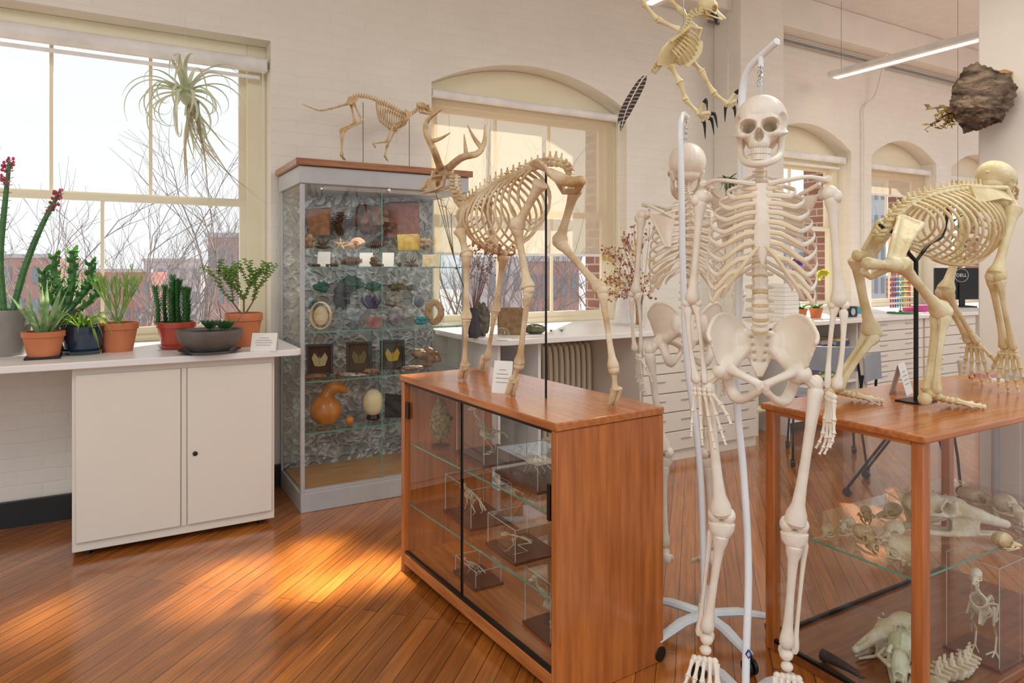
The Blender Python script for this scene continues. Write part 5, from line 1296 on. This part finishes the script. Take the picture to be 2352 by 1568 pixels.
m.tube([rj(1540,95,-.05),rj(1585,60,-.04)],.007,7);m.tube([rj(1585,60,-.04),rj(1610,66,.04)],.006,7);m.tube([rj(1600,95,.04),rj(1610,66,.04)],.007,7);m.build('shoulder_blades',BONEB,t)
for J,o in(([(1560,68),(1510,45),(1478,8),(1500,-40)],-.06),([(1598,66),(1565,25),(1530,-10),(1560,-50)],.06)):
    m=MB();Q=[rj(x,y,o) for x,y in J]
    for i in range(3):m.bone(Q[i],Q[i+1],.008-.001*i,1.6,1.7)
    m.build('wing',BONEB,t)
for J,o,T_ in(([(1540,150),(1562,190),(1575,230),(1606,262)],-.05,[(1625,235),(1648,275),(1640,290),(1620,300)]),([(1590,140),(1612,165),(1640,215),(1672,238)],.05,[(1700,215),(1705,245),(1690,262),(1665,262)])):
    m=MB();Q=[rj(x,y,o) for x,y in J]
    for i in range(3):m.bone(Q[i],Q[i+1],.0082-.0008*i,1.7,1.8)
    TT=[]
    for j,(x,y) in enumerate(T_):
        e_=rj(x,y,o+(j-1.5)*.02);mid=(Q[3]+e_)/2+V((0,0,.015));q=Q[3].lerp(e_,.65)+V((0,0,.014));m.tube([Q[3],mid,q],[.007,.007,.0065],7);TT.append((q,e_))
    l_=m.build('leg',BONEB,t)
    for q,e_ in TT:MB().tube(cat([q,q.lerp(e_,.6)+V((0,0,.010)),e_+V((0,0,-.03))],6),lerpl([.008,.006,.001],6),7).build('talon',BLK,l_)
def feathermat():
    m=bpy.data.materials.new('barred_feather');m.use_nodes=True;nd=m.node_tree.nodes;lk=m.node_tree.links;b=nd['Principled BSDF'];b.inputs['Roughness'].default_value=.7
    tc=nd.new('ShaderNodeTexCoord');w_=nd.new('ShaderNodeTexWave');w_.wave_type='BANDS';w_.bands_direction='Z';w_.inputs['Scale'].default_value=22;w_.inputs['Distortion'].default_value=2
    rp=nd.new('ShaderNodeValToRGB');rp.color_ramp.elements[0].color=hx('#33241e');rp.color_ramp.elements[1].color=hx('#9c8c7c');rp.color_ramp.elements[0].position=.65;rp.color_ramp.elements[1].position=.9
    lk.new(tc.outputs['Object'],w_.inputs[0]);lk.new(w_.outputs['Fac'],rp.inputs[0]);lk.new(rp.outputs[0],b.inputs['Base Color']);return m
FE=feathermat()
for dx in(-7,0,8):
    c=cat([rj(1482+dx*.3,174),rj(1464+dx*.6,205),rj(1442+dx*.8,245),rj(1425+dx*.8,300-abs(dx)*2.5)],16);MB().ribbon(c,lerpl([.006,.022,.025,.025,.022,.005],16),rt,.05).build('tail_feather',FE,t)
MB().tube(cat([rj(1510,158),rj(1480,176),rj(1442,245),rj(1427,296)],12),lerpl([.003,.003,.002,.001],12),6).build('quill',mat('quill','#e6dcc6',.5),t)
m=MB();q=rj(1570,60);m.tube([q,V((q.x,q.y,3.8))],.0008,4);m.build('hanging_wire',CHROME,t)
# ---------- hornet nest ----------
nx=4.3
nc2=onX(2252,228,nx-.18)
t=thing('hornet_nest','large grey paper hornet nest with leafy twig mounted on the right pillar','hornet nest',nc2)
m=MB();m.ell((0,0,0),(.150,.125,.155),seg=110,rings=80)
m.v=[v*(1+.40*NZ.noise(v*7+V((5,1,2)))+.18*NZ.noise(v*19)+.16*abs(NZ.noise(V((v.x*34,v.y*34,v.z*60))))+.07*NZ.noise(v*80)) for v in m.v]
m.xf(Matrix.Translation(nc2));m.build('nest',mat('nest_paper','#94806a',.95,c2='#3d3027',ns=8,bump=1,bs=45,sc=(1,1,3.5),det=10),t,ang=80)
q=onX(2290,205,nx);MB().box(nx-.09,nx,q.y-.08,q.y+.03,q.z-.05,q.z+.08).build('wood_mount',LITW,t)
m=MB();q0=onX(2205,250,nx-.22);rr=random.Random(4);l=MB()
for i in range(13):
    e_=onX(rr.uniform(2122,2185),rr.uniform(240,310),nx-.25);m.tube([q0,(q0+e_)/2+V((0,0,.01)),e_],[.004,.003,.0015],5)
    for j in range(5):
        s_=q0.lerp(e_,.3+.17*j);d=V((rr.uniform(-1,1),rr.uniform(-1,1),rr.uniform(-1,1))).normalized();l.ribbon([s_,s_+d*.02,s_+d*.042],[.004,.026,.003],d.orthogonal())
m.build('twig',DRYS,t);l.build('leaves',mat('dry_leaf_gold','#a88a3c',.7,c2='#6d5824'),t)
# ---------- right counter run ----------
m=MB();r_=.12;pts=[]
for i in range(9):
    a=PI+PI/2*i/8;pts.append((1.87+r_+r_*math.cos(a),3.45+r_+r_*math.sin(a)))
m.poly([(1.87,4.3)]+pts+[(4.5,3.45),(4.5,4.3)],.866,.9);m.box(4.5,5.1,3.45,3.99,.866,.9);m.box(5.1,9.8,3.45,4.3,.866,.9)
m.box(1.86,3.54,4.3,4.45,.866,.9);m.box(5.13,6.47,4.3,4.45,.866,.9);m.box(6.83,8.03,4.3,4.45,.866,.9)
tag(m.build('worktop',WHITE,bev=.004),'long white worktop running under the arched windows','worktop')
def flatfile(x0,x1,n,label,z0=.07,z1=.866):
    t=thing('drawer_cabinet',label,'cabinet',((x0+x1)/2,3.8,0))
    MB().box(x0,x1,3.50,4.2,z0-.07,z1).build('body',CABW,t);h=(z1-z0)/n
    for i in range(n):
        d=MB().box(x0+.012,x1-.012,3.478,3.5,z0+i*h+.005,z0+(i+1)*h-.003).build('drawer',CABW,t,bev=.003)
        for xx in(x0+(x1-x0)*.28,x0+(x1-x0)*.72):
            MB().box(xx-.05,xx+.05,3.470,3.478,z0+i*h+h*.6,z0+i*h+h*.6+.006).build('handle',GMET,d)
flatfile(3.0,3.555,6,'white wide-drawer cabinet left of the rear skeleton')
flatfile(3.565,4.12,6,'white wide-drawer cabinet behind the two human skeletons')
flatfile(5.45,6.3,9,'white flat-file drawer cabinet behind the ape skeleton pole')
flatfile(6.31,7.2,9,'farthest white flat-file drawer cabinet near the right pillar')
t=thing('shelf_unit','open white shelf unit at the left end of the long worktop','shelf unit',(2.1,3.9,0))
for x in(1.95,2.235):MB().box(x,x+.02,3.55,4.25,0,.866).build('side_panel',WHITE,t)
for z in(.1,.45):MB().box(1.97,2.235,3.58,4.25,z,z+.02).build('shelf',WHITE,t)
t=thing('radiator','cream cast-iron radiator under the shaded window','radiator',(2.78,4.1,0))
for i in range(9):
    MB().tube(cat([(2.58+i*.048,4.02,.0 if i in(0,8) else .06),(2.58+i*.048,4.02,.70),(2.58+i*.048,4.1,.74),(2.58+i*.048,4.18,.70),(2.58+i*.048,4.18,.0 if i in(0,8) else .06)],20),.018,8).build('column',CREAM,t)
MB().tube([(2.56,4.02,.12),(2.98,4.02,.12)],.016,8).build('pipe',CREAM,t)
m=MB();m.tube(cat([(4.18,3.7,.0),(4.18,3.7,.16),(4.22,3.7,.2),(4.5,3.7,.2)],16),.03,10);m.tube([(4.35,3.7,0),(4.35,3.7,.6)],.025,10)
tag(m.build('heating_pipe',CREAM),'cream heating pipes bending near the floor beside the drawers','pipe')
t=thing('shelf_unit','open white shelf unit holding books beneath the far worktop','shelf unit',(5.0,3.8,0))
for x in(4.55,5.42):MB().box(x,x+.02,3.55,3.98,0,.866).build('side_panel',WHITE,t)
for z in(.1,.36,.6):MB().box(4.57,5.42,3.55,3.98,z,z+.02).build('shelf',WHITE,t)
rr=random.Random(12);BC=['#a33a2c','#2f5f8a','#d9c06a','#3f7a4a','#cfc8bb','#6b3f6b','#c9742e','#8a8f94','#243a5a','#b8a890']
names=['red','blue','yellow','green','cream','purple','orange','grey','navy','tan']
for sh,zz in((0,.62),(1,.38)):
    for st_ in range(4):
        z=zz
        for j in range(4):
            h=rr.uniform(.02,.035);x=4.62+st_*.2;w_=rr.uniform(.14,.17);ci=(sh*5+st_*3+j)%10
            t=thing('book','%s book, %s of the %s pile on the %s book shelf'%(names[ci],['lowest','second lowest','third from the bottom','topmost'][j],['first','second','third','fourth'][st_],['upper','lower'][sh]),'book',(x,3.7,z),group='books lying under the far worktop')
            MB().box(x,x+w_,3.60,3.80,z+.003,z+h-.003).build('pages',PAPER,t);bm_=mat('cover'+str(ci),BC[ci],.5)
            MB().box(x-.002,x+w_+.002,3.597,3.80,z,z+.003).build('cover',bm_,t);MB().box(x-.002,x+w_+.002,3.597,3.80,z+h-.003,z+h).build('cover',bm_,t);MB().box(x-.002,x+w_+.002,3.595,3.598,z,z+h).build('spine',bm_,t)
            z+=h
def rockobj(px,py,w_,h_,mt,name,label,catn,seed,ns=.15,z=.9,rot=-.5):
    p=onZ(px,py,z);k=(p-cam0).dot(fw)/F;m=MB();m.ell((0,0,h_*k*.48),(w_*k/2,min(w_*k*.35,.07),h_*k*.52),seg=14,rings=12,ns=ns,seed=seed);m.xf(Matrix.Translation(p)@Matrix.Rotation(rot,4,'Z'))
    m.v=[V((v.x,v.y,max(v.z,z))) for v in m.v];return tag(m.build(name,mt,smooth=False),label,catn)
rockobj(1105,772,40,76,mk('#6a6357','#48423a'),'rock','dark pointed rock on the worktop behind the deer leg','rock',51)
p=onZ(1172,768,.9);M=Matrix.Translation(p)@Matrix.Rotation(-.45,4,'Z');tag(MB().box(-.08,.08,-.03,.03,0,.17,M).build('wood_block',mk('#947550','#74593a',.7,.5,20),bev=.006),'square weathered wood block standing on the worktop','wood block')
p=onZ(1152,779,.9);t=thing('glass_dome','small clear glass dome on the worktop before the wood block','glass dome',p)
MB().lathe([(.052,.0),(.05,.03),(.038,.055),(.018,.068),(0.001,.07)],p,24).build('dome',GLASS,t);MB().lathe([(.055,0),(.055,.004),(0,.004)],p,24).build('base',PAPER,t)
rockobj(1228,766,52,22,mk('#6c6e50','#4d4f3a'),'moss_log','mossy low log beside the wood block','log',53)
for i,(px,lb) in enumerate(((1266,'small glass terrarium ball left of pair near the deer rod'),(1290,'small glass terrarium ball right of pair near the deer rod'))):
    p=onZ(px,764,.9);t=thing('terrarium',lb,'terrarium',p);MB().ell(p+V((0,0,.03)),.03,seg=16,rings=12).build('glass_globe',GLASS,t);m=MB()
    for j in range(9):blade(m,p+V((0,0,.006)),j*.7,.03,.7,1,.4,.006,4)
    m.build('plant',G1,t)
p=onZ(1436,746,.9)
m=MB().lathe([(.0,0),(.07,0),(.085,.02),(.075,.10),(.05,.2),(.03,.27),(.028,.30),(.032,.31),(0,.31)],p,28);tag(m.build('vase',mat('white_ceramic','#f1eeea',.35)),'tall white ceramic vase on the worktop left of the glass vase','vase')
p=onZ(1466,752,.9)
t=thing('flower_vase','clear glass vase of dried red and yellow flowers behind the deer','vase',p)
MB().lathe([(.045,0),(.05,.02),(.065,.12),(.04,.2),(.05,.235)],p,24).build('glass_body',GLASS,t)
rr=random.Random(21);DR=mat('dry_red','#8e463f',.8,c2='#b08464',ns=40);DY=mat('dry_yellow','#d8b84a',.8)
for i in range(56):
    m=MB();e_=onD(rr.uniform(1382,1502),rr.uniform(520,680),(p-cam0).dot(fw)+rr.uniform(-.15,.15));b=p+V((rr.uniform(-.02,.02),rr.uniform(-.02,.02),.02));n_=p+V((rr.uniform(-.03,.03),rr.uniform(-.03,.03),.22))
    m.tube([b,n_,e_],[.0016,.0016,.0009],4)
    for j in range(7):
        s_=e_+V((rr.uniform(-1,1),rr.uniform(-1,1),rr.uniform(-1,1)))*.04;m.tube([n_.lerp(e_,.8),s_],.0009,3);m.ell(s_,rr.uniform(.004,.010),seg=6,rings=4)
    m.build('flower_sprig',DR if i%5 else DY,t)
p=onZ(1088,775,.9);t=thing('dried_branches','tall dried branches in slim dark vase behind the deer chest','vase',p)
MB().lathe([(.03,0),(.04,.05),(.022,.16),(.026,.18),(0,.18)],p,18).build('vase_body',DPOT,t);DP=mat('dry_purple','#7a5a66',.8,c2='#8f7b62',ns=40)
for i in range(16):
    m=MB();e_=onD(rr.uniform(1070,1130),rr.uniform(560,640),4.0+rr.uniform(-.08,.08));m.tube([p+V((0,0,.15)),(p+e_)/2+V((0,0,.06)),e_],[.002,.002,.001],4)
    for j in range(7):
        s_=e_+V((rr.uniform(-1,1),rr.uniform(-1,1),rr.uniform(-1.5,.5)))*.03;m.tube([e_+V((0,0,-.03)),s_],.0009,3);m.ell(s_,.005,seg=5,rings=4)
    m.build('dried_sprig',DP,t)
for i in range(4):
    m=MB();e_=onD(1000+i*12,440+i*18,3.95);m.tube(cat([p+V((0,0,.15)),onD(1045,600,3.95),e_],8),.0025,4)
    for j in range(6):m.ribbon([e_,e_+V((rr.uniform(-.06,.06),0,rr.uniform(-.02,.07)))],[.008,.003],V((0,1,0)))
    m.build('long_stem',DRYS,t)
p=onZ(1803,736,.9)
for i in range(9):tag(MB().box(p.x-.13,p.x+.04,p.y-.1,p.y+.12,.9+i*.033,.9+i*.033+.032).build('box',PAPER,bev=.003),'white flat box, %s in the stack beside the pier'%['lowest','second','third','fourth','fifth','sixth','seventh','eighth','topmost'][i],'box','white boxes stacked beside the pier')
def orchid(px,py,top,col,potm,label,lean):
    p=onZ(px,py,.9);t=thing('orchid',label,'potted plant',p)
    MB().lathe([(.04,0),(.055,.08),(.058,.085),(.05,.085),(0,.075)],p,20).build('pot',potm,t)
    l=MB()
    for j in range(5):blade(l,p+V((0,0,.08)),j*1.3,.16,.8,.7,.55,.045,8)
    l.build('leaves',G1,t);d=(p-cam0).dot(fw);e_=onD(top[0],top[1],d);m=MB();c=cat([p+V((0,0,.08)),(p+e_)/2+V((-.02,0,.08)),e_,e_+rt*lean],14);m.tube(c,.003,5);m.build('stem',PENC,t)
    for j in range(7):
        f=MB();q=c[13-j]+V((0,0,-.01))
        for k in range(5):
            a=k*1.257;dd=rt*math.cos(a)+ZU*math.sin(a);f.ribbon([q,q+dd*.018,q+dd*.032],[.006,.024,.006],rt*-math.sin(a)+ZU*math.cos(a))
        f.build('flower',mat('petal_'+label[:5],col,.6,trl=.3),t)
orchid(1838,733,(1826,600),'#7a3f9a',TERRA,'purple orchid on the worktop right of the front skeleton',.05)
orchid(1874,730,(1885,625),'#d9cf4a',TERRA,'yellow-green orchid in terracotta pot beside the purple one',.05)
p=onZ(1945,727,.9);t=thing('tape_dispenser','small black desk device on the far worktop','desk device',p);MB().box(p.x-.1,p.x+.08,p.y-.05,p.y+.05,.9,.99).build('body',BLK,t,bev=.01);MB().lathe([(0,0),(.03,0),(.03,.01),(0,.01)]).xf(Matrix.Translation((p.x,p.y-.05,.945))@Matrix.Rotation(PI/2,4,'X')).build('dial',CHROME,t)
p=onZ(1965,719,.9);tag(MB().box(p.x-.15,p.x+.15,p.y-.05,p.y+.05,.9,.96).build('box',mat('turquoise_tray','#35a9bd',.4),bev=.006),'flat turquoise box behind the black desk device','box')
p=onZ(2068,720,.9);t=thing('pencil_rack','wire rack of coloured threads in rainbow order on green base','rack',p)
MB().lathe([(.11,0),(.11,.015),(.015,.02),(.015,.03),(0,.03)],p,24).build('base',mat('green_base','#3c7a46',.5),t)
m=MB()
for j in range(7):m.box(p.x-.17,p.x+.17,p.y-.03,p.y+.03,.955+j*.048,.958+j*.048)
m.tube([p+V((0,0,.02)),p+V((0,0,.35))],.008,6);m.build('wire_shelves',PAPER,t)
RC=['#c86078','#a85aa2','#6a6ac4','#5a9ad0','#5ab89a','#6ab872','#d8c868','#dc9c5c','#cc6a58','#9a745a']
for j in range(6):
    for k in range(9):MB().tube([(p.x-.15+k*.0375,p.y,.962+j*.048),(p.x-.15+k*.0375,p.y,.985+j*.048)],.008,8).build('thread_spool',mat('rain%d'%k,RC[k],.5),t)
R0=Matrix.Translation((7.85,3.95,.9))@Matrix.Rotation(-.6,4,'Z')
t=thing('computer_monitor','black computer monitor seen from behind with round logo','monitor',(7.85,3.95,.9))
MB().box(-.27,.27,-.02,.02,.08,.42).xf(R0).build('display_back',BLK,t,bev=.01)
MB().box(-.03,.03,-.04,-.02,.012,.26).xf(R0).build('neck',BLK,t,bev=.004);MB().box(-.12,.12,-.1,.1,0,.015).xf(R0).build('foot',BLK,t,bev=.004)
tcv=bpy.data.curves.new('logo','FONT');tcv.body='DELL';tcv.size=.05;tcv.align_x='CENTER';tcv.align_y='CENTER';tcv.extrude=.0005
to=bpy.data.objects.new('logo_tmp',tcv);COL.objects.link(to);dg=bpy.context.evaluated_depsgraph_get();dg.update()
me=bpy.data.meshes.new_from_object(to.evaluated_get(dg));bpy.data.objects.remove(to)
m=MB();m.v=[v.co.copy() for v in me.vertices];m.f=[tuple(q.vertices) for q in me.polygons]
m.tube([V((math.cos(q)*.07,math.sin(q)*.07,0)) for q in[i*PI/12 for i in range(25)]],.002,5,cap=False)
m.xf(R0@Matrix.Translation((0,-.024,.34))@Matrix.Rotation(PI/2,4,'X')).build('logo',TUBEW,t)
tag(MB().box(6.6,6.8,3.7,3.85,.9,.96).build('box',mat('magenta_box','#c0398a',.5),bev=.004),'small magenta box on the worktop before the monitor','box')
CG=mat('chair_grey','#9da2a9',.5,c2='#959aa1');
t=thing('work_table','wood-topped work table beside the right pillar','table',(3.98,1.6,0))
MB().box(3.66,4.28,1.1,2.0,.715,.74).build('table_top',LITW,t,bev=.004)
for x,y in((3.72,1.94),(4.22,1.94),(3.72,1.16),(4.22,1.16)):MB().tube([(x,y,0),(x,y,.715)],.02,10).build('leg',GMET,t)
rr=random.Random(8)
for i,(px,py,c_,nm,lb) in enumerate(((2215,862,'#d8cfc4','paper_cup','white paper cup on the work table'),(2240,868,'#b8382e','marker','red marker lying on the work table'),(2265,866,'#d8a0b0','craft_box','pink craft box on the work table'),(2292,874,'#f0ece4','paper_pad','white paper pad on the work table'),(2325,868,'#b8c4cc','craft_box','pale blue craft box on the work table'))):
    p=onZ(px,py,.74)
    if nm=='paper_cup':m=MB().lathe([(.025,0),(.035,.08),(.032,.08),(.022,.005),(0,.005)],p,18)
    elif nm=='marker':m=MB().tube([p+V((-.05,0,.008)),p+V((.05,.03,.008))],.008,8)
    else:m=MB().box(p.x-.04,p.x+.04,p.y-.03,p.y+.03,.74,.74+(.008 if nm=='paper_pad' else .02))
    tag(m.build(nm,mat('tbl%d'%i,c_,.5)),lb,nm.replace('_',' '))
def chair(x,y,rot,label):
    M=Matrix.Translation((x,y,0))@Matrix.Rotation(rot,4,'Z');t=thing('office_chair',label,'chair',(x,y,0))
    rows=[[(xx,yy,.45+.012*abs(xx/.2)**2-.01*math.cos(yy*6)) for xx in(-.20,-.1,0,.1,.20)] for yy in(-.20,-.1,.05,.18)]
    MB().grid(rows,.010).xf(M).build('seat',CG,t)
    rows=[[(xx,.20+.05*(zz-.55)-.04*(xx/.2)**2,zz) for xx in(-.19,-.1,0,.1,.19)] for zz in(.64,.72,.80)]
    MB().grid(rows,.009).xf(M).build('backrest',CG,t)
    for s_ in(1,-1):
        MB().tube(cat([V((s_*.18,.19,.7)),V((s_*.20,.19,.5)),V((s_*.20,.05,.43)),V((s_*.20,-.18,.42)),V((s_*.22,-.24,.05))],18),.008,8).xf(M).build('side_frame',BLKM,t)
        MB().tube([V((s_*.20,.02,.43)),V((s_*.22,.26,.05))],.008,8).xf(M).build('leg',BLKM,t)
        for yy in(-.24,.26):
            MB().lathe([(.004,-.014),(.024,-.014),(.026,0),(.024,.014),(.004,.014)],(0,0,0),16).xf(M@Matrix.Translation((s_*.22,yy,.026))@Matrix.Rotation(PI/2,4,'Y')).build('castor',BLK,t)
    MB().tube([V((-.20,.02,.42)),V((.20,.02,.42))],.008,8).xf(M).build('cross_bar',BLKM,t)
chair(4.22,3.0,2.3,'grey shell chair on black castor legs behind the ape skeleton')
chair(3.95,2.28,.35,'grey shell chair pulled up to the work table by the pillar')
LED=mat('light_diffuser','#fff4e0',.5,em=6,emc='#fff1dc')
def pend(x,y0,y1,z,label):
    t=thing('pendant_light',label,'ceiling light',(x,(y0+y1)/2,z))
    MB().box(x-.09,x+.09,y0,y1,z,z+.05).build('housing',TUBEW,t,bev=.006)
    MB().box(x-.03,x+.03,y0+.02,y1-.02,z-.004,z).build('diffuser',LED,t)
    for y in(y0+.3,y1-.08):MB().tube([(x,y,z+.05),(x,y,3.8)],.002,5).build('suspension_wire',GMD,t)
pend(5.83,2.2,4.05,3.1,'long white pendant light at upper right')
pend(3.1,1.0,3.55,3.1,'pendant light cut off at the top of the frame near the raptor')
p=onD(1672,412,4.6);t=thing('air_plant','small round grey-green air plant hanging behind the rear skeleton','hanging plant',p);m=MB()
for i in range(50):
    a=rr.uniform(0,6.28);blade(m,p,a,rr.uniform(.07,.12),rr.uniform(.4,1),rr.uniform(-.3,.9),rr.uniform(.4,1.2),.022,6)
m.build('leaves',mat('grey_green_leaf','#7f8f72',.6,c2='#5c6d54'),t);MB().tube([p,V((p.x,p.y,3.8))],.0008,4).build('hanging_thread',CHROME,t)
p=onD(2200,560,6.2);t=thing('hanging_vine','green vine hanging in the far window behind the ape ribs','hanging plant',p);m=MB()
for i in range(40):
    q=p+V((rr.uniform(-.06,.06),rr.uniform(-.06,.06),rr.uniform(-.2,.4)));a=rr.uniform(0,6.28);blade(m,q,a,.08,.7,.4,1.0,.035,5)
m.build('leaves',G1,t);MB().tube([p-V((0,0,.1)),V((p.x,p.y,3.8))],.002,4).build('hanging_cord',DRYS,t)
